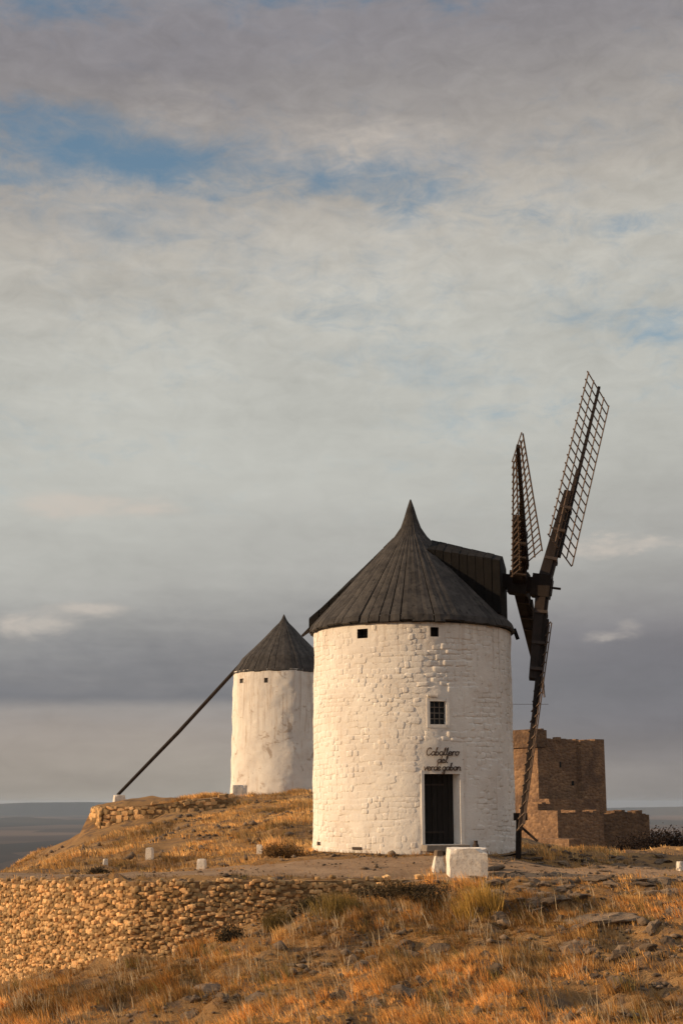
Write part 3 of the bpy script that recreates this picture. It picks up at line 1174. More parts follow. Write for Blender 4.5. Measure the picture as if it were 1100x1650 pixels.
    # windshaft direction and sails
    psi, tau, phi, L, hw, beta, r0 = -0.237, -0.168, 0.342, 8.085, 0.88, 0.366, 1.45
    ax = Vector((math.cos(psi) * math.cos(tau), math.sin(psi) * math.cos(tau), math.sin(tau)))
    tt = Vector((-math.sin(psi), math.cos(psi), 0))
    vv = ax.cross(tt)
    hub1 = at(872, 945, 44.05)
    hub2 = hub1 - ax * 0.75
    axh = Vector((math.cos(psi), math.sin(psi), 0))

    # front dormer that houses the windshaft
    def dormer(direction, r_in, r_out, z_ridge_in, z_ridge_out, half, z_low, z_side_out, name, n=9):
        sd = Vector((-direction.y, direction.x, 0))
        C0 = Vector((T.c.x, T.c.y, 0))
        pi_, po = C0 + direction * r_in, C0 + direction * r_out
        vs = [pi_ + Vector((0, 0, z_ridge_in)), po + Vector((0, 0, z_ridge_out)),
              pi_ - sd * half + Vector((0, 0, z_ridge_in - 0.45)), po - sd * half + Vector((0, 0, z_side_out)),
              pi_ + sd * half + Vector((0, 0, z_ridge_in - 0.45)), po + sd * half + Vector((0, 0, z_side_out)),
              pi_ - sd * half + Vector((0, 0, z_low)), po - sd * half + Vector((0, 0, z_low)),
              pi_ + sd * half + Vector((0, 0, z_low)), po + sd * half + Vector((0, 0, z_low))]
        fs = [(0, 1, 3, 2), (0, 4, 5, 1), (2, 3, 7, 6), (4, 8, 9, 5), (1, 5, 9, 7, 3), (0, 2, 6, 8, 4), (6, 7, 9, 8)]
        d = MB().add(vs, fs).build(name, M['roof_dark'], root)
        # cladding boards on the two slopes and sides
        for s in (-1, 1):
            for k in range(n):
                f0, f1 = (k + 0.04) / n, (k + 0.96) / n
                def P(f, top):
                    c = pi_.lerp(po, f)
                    zr_ = z_ridge_in + (z_ridge_out - z_ridge_in) * f
                    zs_ = z_ridge_in - 0.45 + (z_side_out - z_ridge_in + 0.45) * f
                    return (c + Vector((0, 0, zr_)) if top else c + sd * (s * half) + Vector((0, 0, zs_))), c + sd * (s * half) + Vector((0, 0, z_low))
                li = 0.02 + 0.02 * random.random()
                a, b = P(f0, True)[0], P(f1, True)[0]
                c_, d_ = P(f1, False)[0], P(f0, False)[0]
                u = Vector((0, 0, li)) + sd * (s * li)
                e, g = P(f1, False)[1], P(f0, False)[1]
                top = [a, b, c_, d_, g, e]
                vs2 = top + [p + u for p in top]
                fs2 = [(6, 7, 8, 9), (9, 8, 11, 10), (0, 6, 9, 3), (1, 2, 8, 7), (3, 9, 10, 4), (2, 5, 11, 8), (0, 1, 7, 6), (4, 10, 11, 5)]
                MB().add(vs2, fs2).build('board', M['roof_dark'], d)
        return d
    dormer(axh, 0.70, 3.06, EAVE + 2.98, EAVE + 2.32, 0.85, EAVE + 0.35, EAVE + 2.05, 'front_dormer')
    # tail hatch behind, on the opposite side
    tl = -axh
    dormer(tl, 0.6, 3.38, EAVE + 3.10, EAVE + 0.52, 0.50, EAVE - 0.02, EAVE + 0.40, 'tail_hatch', 8)
    e0 = T.c + tl * 3.33 + Vector((0, 0, EAVE + 0.25))
    MB().bar(e0, e0 + tl * 0.42 + Vector((0, 0, -0.34)), 0.16, 0.10, Vector((0, 0, 1)), 0.07, 0.06).build('tail_beam', M['beam'], root)
    # a row of eave blocks
    MB().bar(T.c + Vector((3.30, -0.55, EAVE - 0.02)), T.c + Vector((3.42, -0.5, EAVE - 0.36)), 0.16, 0.10, (0, 1, 0)).build('eave_bracket', M['roof_dark'], root)

    # windshaft
    MB().bar(hub1 - ax * 3.2, hub1 + ax * 0.34, 0.42, 0.42, vv, 0.50, 0.50).build('windshaft', M['beam'], root)
    MB().bar(hub1 + ax * 0.34, hub1 + ax * 0.62, 0.07, 0.07, vv).build('shaft_pin', M['iron'], root)
    for hb in (hub1, hub2):
        MB().bar(hb - ax * 0.30, hb + ax * 0.30, 0.72, 0.72, vv).build('shaft_head', M['beam'], root)

    for nm, ang, hb, kap, hw, sl in (('A', phi, hub1, 0.079, 0.98, 3.7), ('C', phi + math.pi, hub1, 0.079, 0.36, 3.3), ('B', phi - math.pi / 2, hub2, 0.048, 0.66, 4.2), ('D', phi + math.pi / 2, hub2, 0.048, 0.42, 5.8)):
        rad = vv * math.cos(ang) + tt * math.sin(ang)
        tan = tt * math.cos(ang) - vv * math.sin(ang)
        d = rad * math.cos(kap) + ax * math.sin(kap)
        axk = ax * math.cos(kap) - rad * math.sin(kap)
        b = tan * math.cos(beta) + axk * math.sin(beta)
        nrm = d.cross(b)
        # main stock: two lapped timbers
        sail = MB().bar(hb, hb + d * sl, 0.38, 0.34, tan, 0.24, 0.24).build('sail', M['beam'], root)
        MB().bar(hb + d * 0.1 + axk * 0.19, hb + d * (sl + 0.9) + axk * 0.13, 0.28, 0.15, tan, 0.18, 0.12).build('stock_lap', M['beam'], sail)
        for rr in (1.0, 2.1, 3.0):
            MB().bar(hb + d * (rr - 0.05) + axk * 0.08, hb + d * (rr + 0.05) + axk * 0.08, 0.41, 0.40, tan).build('clamp_band', M['iron'], sail)
        MB().bar(hb + d * 1.2 + axk * 0.27, hb + d * (L + 0.08) + axk * 0.06, 0.17, 0.13, tan, 0.10, 0.09).build('spar', M['beam'], sail)
        orr = lambda r_: hb + d * r_ + axk * (0.30 - 0.23 * (r_ - 1.2) / (L - 1.2))
        bt0, bt1 = (beta, beta) if nm == 'A' else (0.62, 0.10) if nm == 'B' else (0.45, 0.30)
        t1_ = 0.72 if nm == 'B' else 1.0

        def bw(r_):                                               # half bar at radius r_: the sail is twisted along its spar
            f = (r_ - r0) / (L - r0)
            be = bt0 + (bt1 - bt0) * f
            return (tan * math.cos(be) + axk * math.sin(be)) * hw * (1 + (t1_ - 1) * f)
        for k in (-1.0, -0.5, 0.5, 1.0):
            MB().bar(orr(r0) + bw(r0) * k, orr(L) + bw(L) * k, 0.036, 0.032, b).build('rail', M['slat'], sail)
        nb = 20
        for k in range(nb):
            r_ = r0 + (L - r0) * k / (nb - 1)
            j = random.uniform(-0.02, 0.02)
            MB().bar(orr(r_ + j) - bw(r_) * 1.04 + nrm * 0.04, orr(r_ - j) + bw(r_) * 1.04 + nrm * 0.04, 0.036, 0.03, d).build('slat', M['slat'], sail)


main_mill()


# ------------------------------------------------------------------ second windmill on the mound
def far_mill():
    base = at(455, 1279, 88.0)
    T = Tower(base.x, base.y, base.z - 0.8, 3.26, 0.008)
    ev = at(380, 1085, 88.0).z
    root = thing('windmill', 'smaller far whitewashed windmill on the grassy mound with a long leaning tail pole', 'windmill', (base.x, base.y, base.z))
    vents = []
    for px, py in ((388, 1097), (428, 1096)):
        a, b = T.hit(px - 3.2, py + 4), T.hit(px + 3.2, py - 4)
        vents.append((a[0], b[0], a[1], b[1]))
    V, Fs = opening_mesh(T, ev + 0.02, vents, 200, 110, 0.07)
    mesh_obj('wall', V, Fs, M['white_old'], root, True)
    for v in vents:
        mb = MB()
        q, nn, side = reveal(mb, T, v, 0.14)
        mb.add(q, [(0, 1, 2, 3)])
        mb.build('vent', M['step'], root)
    pm = 25.0
    zs = lambda y: at(453, y, 88.0).z
    prof = [(81, ev - 0.08), (79, ev + 0.08), (66, zs(1062)), (46, zs(1043)), (29, zs(1026)), (17, zs(1013)), (8, zs(1004)), (4, zs(998)), (0.6, zs(990))]
    prof = [(r / pm, z) for r, z in prof]
    roof_cone(root, T, zs(990), prof, 44, M['roof'], 9)
    # tail pole and its mooring block
    a = at(386, 1072, 88.6)
    b = at(190, 1281, 90.5)
    MB().tube([a + (a - b).normalized() * 1.2, a.lerp(b, 0.5) + Vector((0, 0, -0.12)), b], [0.12, 0.13, 0.11], 8).build('tail_pole', M['beam'], root)
    return b


POLE_FOOT = far_mill()


# ------------------------------------------------------------------ dry stone walls
def stone_wall(name, label, line, top_f, bot_f, courses, widths, limit, mat, lean=0.05, thick=0.45, out=0.10, cat='wall'):
    """line: list of plan points, left to right as seen; face towards the camera side"""
    pts = [Vector((p[0], p[1], 0)) for p in line]
    segs = []
    tot = 0.0
    for a, b in zip(pts[:-1], pts[1:]):
        segs.append((tot, a, b))
        tot += (b - a).length

    def pos(s):
        for i, (s0, a, b) in enumerate(segs):
            L = (b - a).length
            if s <= s0 + L or i == len(segs) - 1:
                d = (b - a) / L
                # blend normals near corners
                return a + d * (s - s0), d
    root = thing(name, label, cat, (pts[0].x, pts[0].y, bot_f(pts[0].x, pts[0].y)))
    n = max(int(tot / 0.4), 4)
    V, Fs = [], []
    for i in range(n + 1):
        p, d = pos(tot * i / n)
        nn = Vector((d.y, -d.x, 0))
        zt, zb = top_f(p.x, p.y) - 0.05, bot_f(p.x, p.y) - 0.4
        zb = min(zb, zt - 0.1)
        for off, z in ((0.0, zb), (-lean, zt), (-thick, zt), (-thick, zb)):
            q = p + nn * off
            V.append((q.x, q.y, z))
    for i in range(n):
        for k in range(4):
            k2 = (k + 1) % 4
            Fs.append((i * 4 + k, (i + 1) * 4 + k, (i + 1) * 4 + k2, i * 4 + k2))
    Fs.append((0, 1, 2, 3))
    Fs.append((n * 4 + 3, n * 4 + 2, n * 4 + 1, n * 4))
    mesh_obj('core', V, Fs, M['earth_joint'], root)
    rr = random.Random(hash(name) % 1000 if False else 77)
    spots = []
    zmin = min(bot_f(*pos(tot * i / 40)[0][:2]) for i in range(41)) - 0.3
    zmax = max(top_f(*pos(tot * i / 40)[0][:2]) for i in range(41)) + 0.1
    z = zmin
    while z < zmax:
        hh = rr.uniform(*courses)
        s = rr.uniform(-0.1, 0.1)
        while s < tot:
            w = rr.uniform(*widths)
            p, d = pos(min(max(s + w / 2, 0), tot))
            zt, zb = top_f(p.x, p.y), bot_f(p.x, p.y)
            zm = z + hh / 2 + 0.06 * math.sin(s * 0.7 + z * 2) + rr.uniform(-0.05, 0.05)
            if zb - 0.25 < zm < zt + rr.uniform(-0.14, 0.06):
                nn = Vector((d.y, -d.x, 0))
                f = (zm - zb) / max(zt - zb, 0.1)
                hj = hh * rr.uniform(0.72, 1.05)
                wj = w * rr.uniform(0.82, 1.0)
                c = p + nn * (-lean * f - 0.075) + Vector((0, 0, zm + rr.uniform(-0.02, 0.02)))
                dep = 0.06 + out * rr.uniform(0.3, 1.0)
                tilt = (nn + d * rr.uniform(-0.35, 0.35) + Vector((0, 0, rr.uniform(-0.25, 0.30)))).normalized()
                vis = 1.0 if -12.5 < p.x < 4 else 0.05
                spots.append((place_matrix(c, tilt, wj, hj, dep, rr.uniform(-0.28, 0.28)), screen_size(c, wj, hj) * vis))
            s += w
        z += hh * 0.93
    lay_stones('stone', spots, root, mat, limit, False)
    return root


up_f = lambda x, y: float(tps_eval(FU, np.array([x]), np.array([y]))[0]) + 0.03
lo_f = lambda x, y: float(tps_eval(FL, np.array([x]), np.array([y]))[0])
front_line = [(p.x, p.y) for p in WALL[1:]]
stone_wall('retaining_wall', 'long dry stone retaining wall below the terrace in the foreground', front_line, up_f, lambda x, y: lo_f(x, y) - 0.05, (0.05, 0.125), (0.06, 0.23), 300, M['stone'], out=0.085)

ml = [at(146, 1300, 80.0), at(162, 1300, 77.2), at(230, 1300, 77.0), at(300, 1296, 77.2), at(372, 1290, 78.2)]
top_px = {0: 1300, 1: 1299, 2: 1297, 3: 1288, 4: 1281}
mound_line = [(p.x, p.y) for p in ml]
mx_ = [p[0] for p in mound_line]
mt_ = [at(px, py, p[1]).z for px, py, p in zip((146, 162, 230, 300, 372), (1300, 1299, 1297, 1289, 1282), mound_line)]
mb_ = [at(px, py, p[1]).z for px, py, p in zip((146, 162, 230, 300, 372), (1342, 1340, 1334, 1324, 1304), mound_line)]
stone_wall('retaining_wall', 'far rubble wall edging the mound beside the foot of the tail pole', mound_line,
           lambda x, y: float(np.interp(x, mx_, mt_)), lambda x, y: float(np.interp(x, mx_, mb_)), (0.15, 0.30), (0.18, 0.45), 120, M['stone'], 0.05, 1.6)

# ------------------------------------------------------------------ castle
def castle():
    Y0 = 220.0
    s = Y0 / F * 1.02                                             # metres per photo pixel there
    c0 = at(866, 1310, Y0)
    root = thing('castle', 'ruined brown stone castle with square keep behind the near windmill, at right', 'castle', (c0.x, c0.y, -9))
    ang = R(34)
    fx = Vector((math.cos(ang), math.sin(ang), 0))                 # along the shaded front, to the right
    lx = Vector((-math.sin(ang), math.cos(ang), 0))                # along the sunlit flank, going back
    rot = Matrix((fx, lx, Vector((0, 0, 1)))).transposed()
    zt = lambda py, Y=Y0: at(900, py, Y).z

    def block(name, px, Y, wf, wl, ptop, zbot=-11.0, parent=root, ragged=0.0, n=8, off=0.0, along=0.0, mat=None):
        """block whose near corner stands at px; ragged top"""
        c = at(px, 1300, Y)
        c = Vector((c.x, c.y, 0)) + lx * off + fx * along
        z1 = zt(ptop, Y)
        mb = MB()
        if ragged:
            for k in range(n):
                r_ = random.uniform(0, ragged)
                a = c + fx * (wf * k / n) + Vector((0, 0, zbot))
                w_ = wf / n
                mb.box(a + fx * w_ / 2 + lx * wl / 2 + Vector((0, 0, (z1 - r_ - zbot) / 2)), (w_ * 0.999, wl - 0.002 * k, z1 - r_ - zbot), rot)
        else:
            mb.box(c + fx * wf / 2 + lx * wl / 2 + Vector((0, 0, (z1 + zbot) / 2)), (wf, wl, z1 - zbot), rot)
        return mb.build(name, mat or M['castle'], parent)
    keep = block('keep', 868, Y0, 2.0, 9.5, 1205)
    block('keep_crown', 866, Y0 - 0.5, 2.3, 9.8, 1173, zt(1204), ragged=0.4, n=4, mat=M['castle_dark'])
    block('main_block', 880, Y0 + 1.6, 11.4, 10.0, 1189, ragged=0.55, n=17)
    block('buttress', 936, Y0 + 5.0, 1.6, 6.0, 1193, off=-0.35)
    block('corner_tower', 958, Y0 + 8.2, 2.1, 6.0, 1191, off=-0.5)
    block('parapet', 900, Y0 + 2.8, 0.9, 1.0, 1187.5, zt(1192))
    block('plinth', 884, Y0 - 3.0, 10.6, 5.0, 1287)
    block('forework', 897, 190.0, 8.6, 7.0, 1305, ragged=0.7, n=13)
    block('forework_top', 866, 193.5, 3.0, 4.0, 1292, ragged=0.5, n=4)
    block('curtain_wall', 897, 190.0, 9.6, 1.6, 1304, ragged=0.8, n=14, off=0.3, along=8.3, mat=M['castle_dark'])
    block('rubble_toe', 914, 182.0, 2.2, 6.5, 1347, ragged=0.5, n=3)
    # arrow slits and window openings
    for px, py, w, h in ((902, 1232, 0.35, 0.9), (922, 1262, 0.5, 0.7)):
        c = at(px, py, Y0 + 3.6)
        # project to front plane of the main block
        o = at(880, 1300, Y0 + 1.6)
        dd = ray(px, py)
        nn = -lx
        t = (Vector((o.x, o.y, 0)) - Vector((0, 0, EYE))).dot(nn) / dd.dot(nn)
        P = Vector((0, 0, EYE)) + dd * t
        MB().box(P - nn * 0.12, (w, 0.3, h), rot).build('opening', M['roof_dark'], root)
    # aerial on the keep
    c = at(860, 1174, Y0 + 3)
    m = MB().tube([c - Vector((0, 0, 0.5)), c + Vector((0, 0, 4.0))], 0.05, 6)
    m.tube([c + Vector((-3.4, 0, 3.9)), c + Vector((2.4, 0, 3.9))], 0.035, 6)
    m.build('aerial', M['iron'], root)


castle()


# ------------------------------------------------------------------ whitewashed blocks and bollards
def rough_block(name, label, cat, c, size, rotz=0.0, taper=0.96, mat=None, group=None, seed=1, part=None):
    """bevelled, slightly uneven masonry block standing on c"""
    r = random.Random(seed)
    import bmesh
    bm = bmesh.new()
    bmesh.ops.create_cube(bm, size=1.0)
    bmesh.ops.subdivide_edges(bm, edges=bm.edges[:], cuts=5, use_grid_fill=True)
    chips = [(Vector((r.choice((-.5, .5)), r.choice((-.5, .5)), r.choice((-.5, .5, .5)))), r.uniform(0.14, 0.26)) for _ in range(4)]
    chips += [(Vector((r.choice((-.5, .5)), r.uniform(-.4, .4), 0.5)), r.uniform(0.10, 0.18)), (Vector((r.uniform(-.4, .4), -0.5, r.choice((-.5, .5)))), r.uniform(0.10, 0.18))]
    for v in bm.verts:
        for cp, cr in chips:
            dc = (v.co - cp).length
            if dc < cr:
                v.co *= 1 - 0.16 * (1 - dc / cr)
    for v in bm.verts:
        t = v.co.z + 0.5
        k = 1 + (taper - 1) * t
        on = sum(abs(abs(q) - 0.5) < 1e-4 for q in v.co)
        sh = {1: 1.0, 2: 0.988, 3: 0.975}.get(on, 1.0)
        v.co = Vector((v.co.x * size[0] * k * sh, v.co.y * size[1] * k * sh, (v.co.z * sh + 0.5) * size[2]))
        v.co += Vector((r.uniform(-1, 1), r.uniform(-1, 1), r.uniform(-1, 1))) * 0.014 * min(size)
    me = bpy.data.meshes.new(name)
    bm.to_mesh(me)
    bm.free()
    me.materials.append(mat or M['white_stone'])
    o = bpy.data.objects.new(name, me)
    col.objects.link(o)
    o.location = c
    o.rotation_euler = (r.uniform(-0.03, 0.03), r.uniform(-0.03, 0.03), rotz)
    return tag(o, label, cat, group)


def foot(px, py_top, py_bot, Y):
    """ground point under pixel column px, and the height a thing needs to reach py_top"""
    b = at(px, py_bot, Y)
    z = h1(b.x, b.y)
    t = at(px, py_top, Y)
    return Vector((b.x, b.y, z - 0.06)), t.z - z + 0.06


p, h = foot(752, 1366, 1416, 38.2)
rough_block('masonry_block', 'big whitewashed square block on the terrace edge before the black door', 'block', p, (1.03, 0.9, h), R(2), 0.99, seed=3)
p, h = foot(706, 1378, 1405, 39.0)
o = rough_block('bollard', 'white tapered bollard with dark cap beside the big square block', 'bollard', p, (0.40, 0.36, h), R(10), 0.45, seed=4)
cap = rough_block('cap', None, None, Vector((0, 0, h - 0.02)), (0.22, 0.20, 0.16), 0.3, 0.8, M['rock'], None, 5)
cap.parent = o
for px, yt, yb, Y, w, lab, sd in (
        (170, 1384, 1399, 46.5, 0.16, 'tiny white post behind the dark shrub on the left of the terrace', 11),
        (241, 1366, 1388, 49.0, 0.24, 'white square post at the foot of the grassy mound', 12),
        (325, 1384, 1406, 43.0, 0.27, 'white stubby post standing alone on the open terrace', 13),
        (418, 1361, 1375, 50.0, 0.20, 'small white post near the brown bush, left of the near windmill', 14),
        (1045, 1370, 1378, 57.0, 0.34, 'low white block before the dark thicket on the right', 15),
        (1099, 1388, 1408, 43.0, 0.30, 'white post cut by the right edge of the picture', 16)):
    p, h = foot(px, yt, yb, Y)
    rough_block('bollard', lab, 'bollard', p, (w, w, h), R(sd * 7 % 40 - 20), 0.88, None, None, sd)
b = at(192, 1297, 90.5)
rough_block('mooring_block', 'white mooring block under the foot of the tail pole', 'block', Vector((b.x, b.y, b.z - 0.15)), (0.75, 0.7, at(192, 1281, 90.5).z - b.z + 0.15), R(20), 0.9, seed=21)
b = at(230, 1296, 90.0)
rough_block('marker_stone', 'tiny pale stone on the mound wall right of the mooring block', 'stone', Vector((b.x, b.y, b.z - 0.1)), (0.3, 0.3, 0.35), 0.2, 0.9, seed=22)
b = at(386, 1284, 82.5)
rough_block('plinth_block', 'white plastered block at the left foot of the far windmill', 'block', Vector((b.x, b.y, b.z - 0.3)), (0.85, 0.8, at(386, 1265, 82.5).z - b.z + 0.3), R(8), 0.98, seed=23)

# mooring stake by the right flank of the near mill
b = at(838, 1368, 42.6)
b.z = h1(b.x, b.y)
st = thing('mooring_stake', 'dark timber stake with brace under the lowest sail tip', 'stake', b)
tz = at(838, 1316, 42.6).z - b.z
MB().bar(b + Vector((-0.08, 0, -0.1)), b + Vector((-0.02, 0, tz)), 0.16, 0.14, (1, 0, 0)).build('post', M['beam'], st)
MB().box(b + Vector((0.02, -0.02, tz)), (0.40, 0.22, 0.22)).build('head', M['beam'], st)
MB().bar(b + Vector((0.0, -0.05, tz * 0.78)), b + Vector((0.50, -0.15, tz * 0.42)), 0.08, 0.07, (0, 1, 0)).build('brace', M['beam'], st)

# short iron stub and jug by the wall right of the door
t_ = Tower(TOWER.x, TOWER.y, -0.35, 3.24)
th, z_ = t_.hit(761, 1362)
b = t_.p(th, 0, 0.16)
b.z = h1(b.x, b.y)
MBo = MB()
MBo.lathe((b.x, b.y, b.z - 0.03), [(0.085, 0), (0.10, 0.05), (0.095, 0.30), (0.06, 0.36), (0.055, 0.42), (0.075, 0.44)], 12)
tag(MBo.build('milk_can', M['iron'], None, True), 'small dark upright can against the white wall right of the door', 'can')
for k, dx in enumerate((0.26,)):
    tag(rough_block('stone', 'small dark stone lying beside the upright can', 'stone', (b.x + dx, b.y, b.z - 0.03), (0.16, 0.14, 0.16), 0.4, 0.7, M['rock'], None, 31))


# ------------------------------------------------------------------ rocks
def rock_mesh(seed):
    import bmesh
    r = random.Random(seed)
    bm = bmesh.new()
    bmesh.ops.create_icosphere(bm, subdivisions=3, radius=1.0)
    planes = [(Vector((r.uniform(-1, 1), r.uniform(-1, 1), r.uniform(-0.5, 1))).normalized(), r.uniform(0.4, 0.85)) for _ in range(12)]
    from mathutils import noise as mn
    for v in bm.verts:
        for n_, d_ in planes:
            e = v.co.dot(n_) - d_
            if e > 0:
                v.co -= n_ * e
        q = v.co * 2.2 + Vector((seed, 0, 0))
        v.co *= 1 + 0.22 * mn.noise(q) + 0.12 * mn.noise(q * 2.7) + 0.06 * mn.noise(q * 6)
    me = bpy.data.meshes.new('rock')
    bm.to_mesh(me)
    bm.free()
    me.materials.append(M['rock'])
    return me


ROCKS = [rock_mesh(300 + i) for i in range(10)]
ROCK_XY = []


def rock(px, py, w, hh, label, group=None, Y=None, yaw=None, dep=None):
    """find the ground under the pixel and set a rock there"""
    d = ray(px, py)
    if Y is None:
        Ys = np.arange(20.0, 60.0, 0.2)
        gx, gz = d.x / d.y * Ys, EYE + d.z / d.y * Ys
        below = np.nonzero(gz <= hgt(gx, Ys))[0]
        Y = float(Ys[below[0]]) if len(below) else 40.0
    q = at(px, py, Y)
    o = bpy.data.objects.new('rock', random.choice(ROCKS))
    col.objects.link(o)
    o.location = (q.x, q.y, h1(q.x, q.y) + hh * (-0.04 if w < 1.2 else -0.16))
    o.scale = (w / 2, (dep or w * random.uniform(0.6, 0.9)) / 2, hh / 2)
    o.rotation_euler = (random.uniform(-0.2, 0.2), random.uniform(-0.2, 0.2), yaw if yaw is not None else random.uniform(0, 6.28))
    tag(o, label, 'rock', group)
    ROCK_XY.append((q.x, q.y, w / 2))
    return o


for px, py, w, hh, lab in (
        (565, 1612, 0.85, 0.62, 'dark rounded boulder low in the grass left of centre, near the bottom edge'),
        (645, 1605, 0.75, 0.42, 'grey boulder just right of the dark rounded one near the bottom edge'),
        (778, 1560, 1.00, 0.50, 'broad dark rock in mid slope below the yellow tuft'),
        (925, 1530, 1.15, 0.45, 'long grey ledge rock in mid slope on the right'),
        (1005, 1548, 0.95, 0.60, 'jagged dark rock right of the long grey ledge'),
        (965, 1482, 2.2, 0.34, 'largest dark slab under the rocky rim at upper right of the slope'),
        (1085, 1478, 0.9, 0.70, 'dark rock at the right edge of the picture'),
        (940, 1472, 0.35, 0.62, 'upright pale stone standing before the largest dark slab'),
        (1050, 1500, 0.8, 0.5, 'tawny rock left of the dark rock at the right edge'),
        (655, 1540, 0.7, 0.45, 'dark rock on the slope below the big white block'),
        (340, 1600, 1.6, 0.40, 'long dark slab in the lower left slope'),
        (740, 1405, 0.6, 0.16, 'flat stone in front of the big white block'),
        (590, 1560, 0.9, 0.42, 'grey rock on the slope left of centre')):
    rock(px, py, w, hh, lab, 'rocks on the front slope')
for cx_, cy_, cw_, ch_, n_ in ((640, 1540, 60, 16, 14), (590, 1558, 50, 14, 10), (700, 1580, 50, 14, 9), (780, 1558, 60, 14, 12), (570, 1612, 40, 16, 8), (645, 1612, 40, 16, 8),
                               (930, 1532, 60, 12, 12), (1005, 1552, 40, 12, 9), (1080, 1470, 30, 20, 10), (830, 1480, 60, 14, 12), (900, 1500, 50, 10, 9), (350, 1605, 70, 16, 10),
                               (980, 1570, 90, 20, 8), (440, 1640, 90, 10, 8), (860, 1610, 120, 26, 9), (620, 1500, 60, 16, 8), (1060, 1530, 40, 30, 8)):
    for k in range(int(n_ * 0.75)):
        big_ = random.random() ** 2
        rock(cx_ + random.gauss(0, cw_ * 0.6), cy_ + random.gauss(0, ch_ * 0.6), 0.16 + 0.50 * big_, 0.14 + 0.26 * big_, 'grey limestone rock half sunk in the dry grass of the front slope', 'small rocks scattered on the front slope')
for k in range(110):                                               # strata rim at the right
    t = random.random()
    px, py = 780 + 330 * t + random.uniform(-20, 20), 1412 + 26 * math.sin(t * 7) + random.uniform(-26, 40)
    rock(px, py, random.uniform(0.25, 0.9), random.uniform(0.12, 0.30), 'flat grey ledge stone along the rocky rim right of the white block', 'ledge stones of the rocky rim', None, random.uniform(-0.3, 0.5))
for k in range(26):
    px, py = random.uniform(790, 900), random.uniform(1372, 1398)
    rock(px, py, random.uniform(0.3, 0.9), random.uniform(0.08, 0.18), 'flat pale slab of the stony ground right of the near windmill', 'pale slabs beside the near windmill', None, random.uniform(-0.3, 0.5))


# ------------------------------------------------------------------ gravel
def make_gravel():
    n = 22000
    x, y = rng.uniform(-14, 15, n), rng.uniform(20, 46, n)
    clus = np.clip(0.25 + 1.6 * fbm(x * 0.8, y * 0.8, 121, 3), 0, 1) * np.where(x > -2, 1.0, 0.5)
    sd = wall_sd(x, y)
    m = (rng.random(n) < clus) & (np.abs(x) < 0.3 * y + 1.5) & ((np.abs(sd) > 0.4) | (x > 2)) & (np.hypot(x - TOWER.x, y - TOWER.y) > 3.4)
    x, y = x[m], y[m]
    n = len(x)
    onp = path_d(x, y) < 2.2
    xm, ym = rng.uniform(-16, 2, 2600), rng.uniform(48, 78, 2600)
    mm = (rng.random(2600) < np.clip(0.15 + 1.8 * fbm(xm * 0.5, ym * 0.5, 151, 3), 0, 1)) & (path_d(xm, ym) > 2.5)
    x, y = np.r_[x, xm[mm]], np.r_[y, ym[mm]]
    onp = np.r_[onp, np.zeros(mm.sum(), bool)]
    n = len(x)
    keep = ~onp | (rng.random(n) < 0.45)
    x, y, onp = x[keep], y[keep], onp[keep]
    n = len(x)
    r = np.exp(rng.normal(-3.1, 0.55, n)) * np.where(onp, 0.55, 1.0)
    r = np.clip(r * np.where(y > 47, 1.9, 1.0), 0.012, 0.17)
    u = np.array([[1, 0, 0], [-1, 0, 0], [0, 1, 0], [0, -1, 0], [0, 0, 1], [0, 0, -0.5], [0.7, 0.7, 0.5], [-0.7, -0.6, 0.5]], float)
    fc = np.array([[0, 6, 4], [0, 2, 6], [2, 4, 6], [2, 1, 4], [1, 7, 4], [1, 3, 7], [3, 4, 7], [3, 0, 4], [0, 5, 2], [2, 5, 1], [1, 5, 3], [3, 5, 0]])
    a = rng.uniform(0, 6.28, n)
    P = u[None] * rng.uniform(0.6, 1.3, (n, 8, 1)) * r[:, None, None] * np.stack([rng.uniform(0.8, 1.5, n), rng.uniform(0.7, 1.2, n), rng.uniform(0.5, 1.0, n)], 1)[:, None]
    c, s_ = np.cos(a)[:, None], np.sin(a)[:, None]
    V = np.stack([P[:, :, 0] * c - P[:, :, 1] * s_ + x[:, None], P[:, :, 0] * s_ + P[:, :, 1] * c + y[:, None], P[:, :, 2] + (hgt(x, y) + np.where(onp, 0.03, 0.0) + r * 0.25)[:, None]], 2)
    Fg = (np.arange(n)[:, None, None] * 8 + fc[None]).reshape(-1, 3)
    tag(np_mesh('loose_stones', V.reshape(-1, 3), Fg, M['rock']), 'small loose stones strewn over the slope and terrace', 'stones', None, 'stuff')


make_gravel()


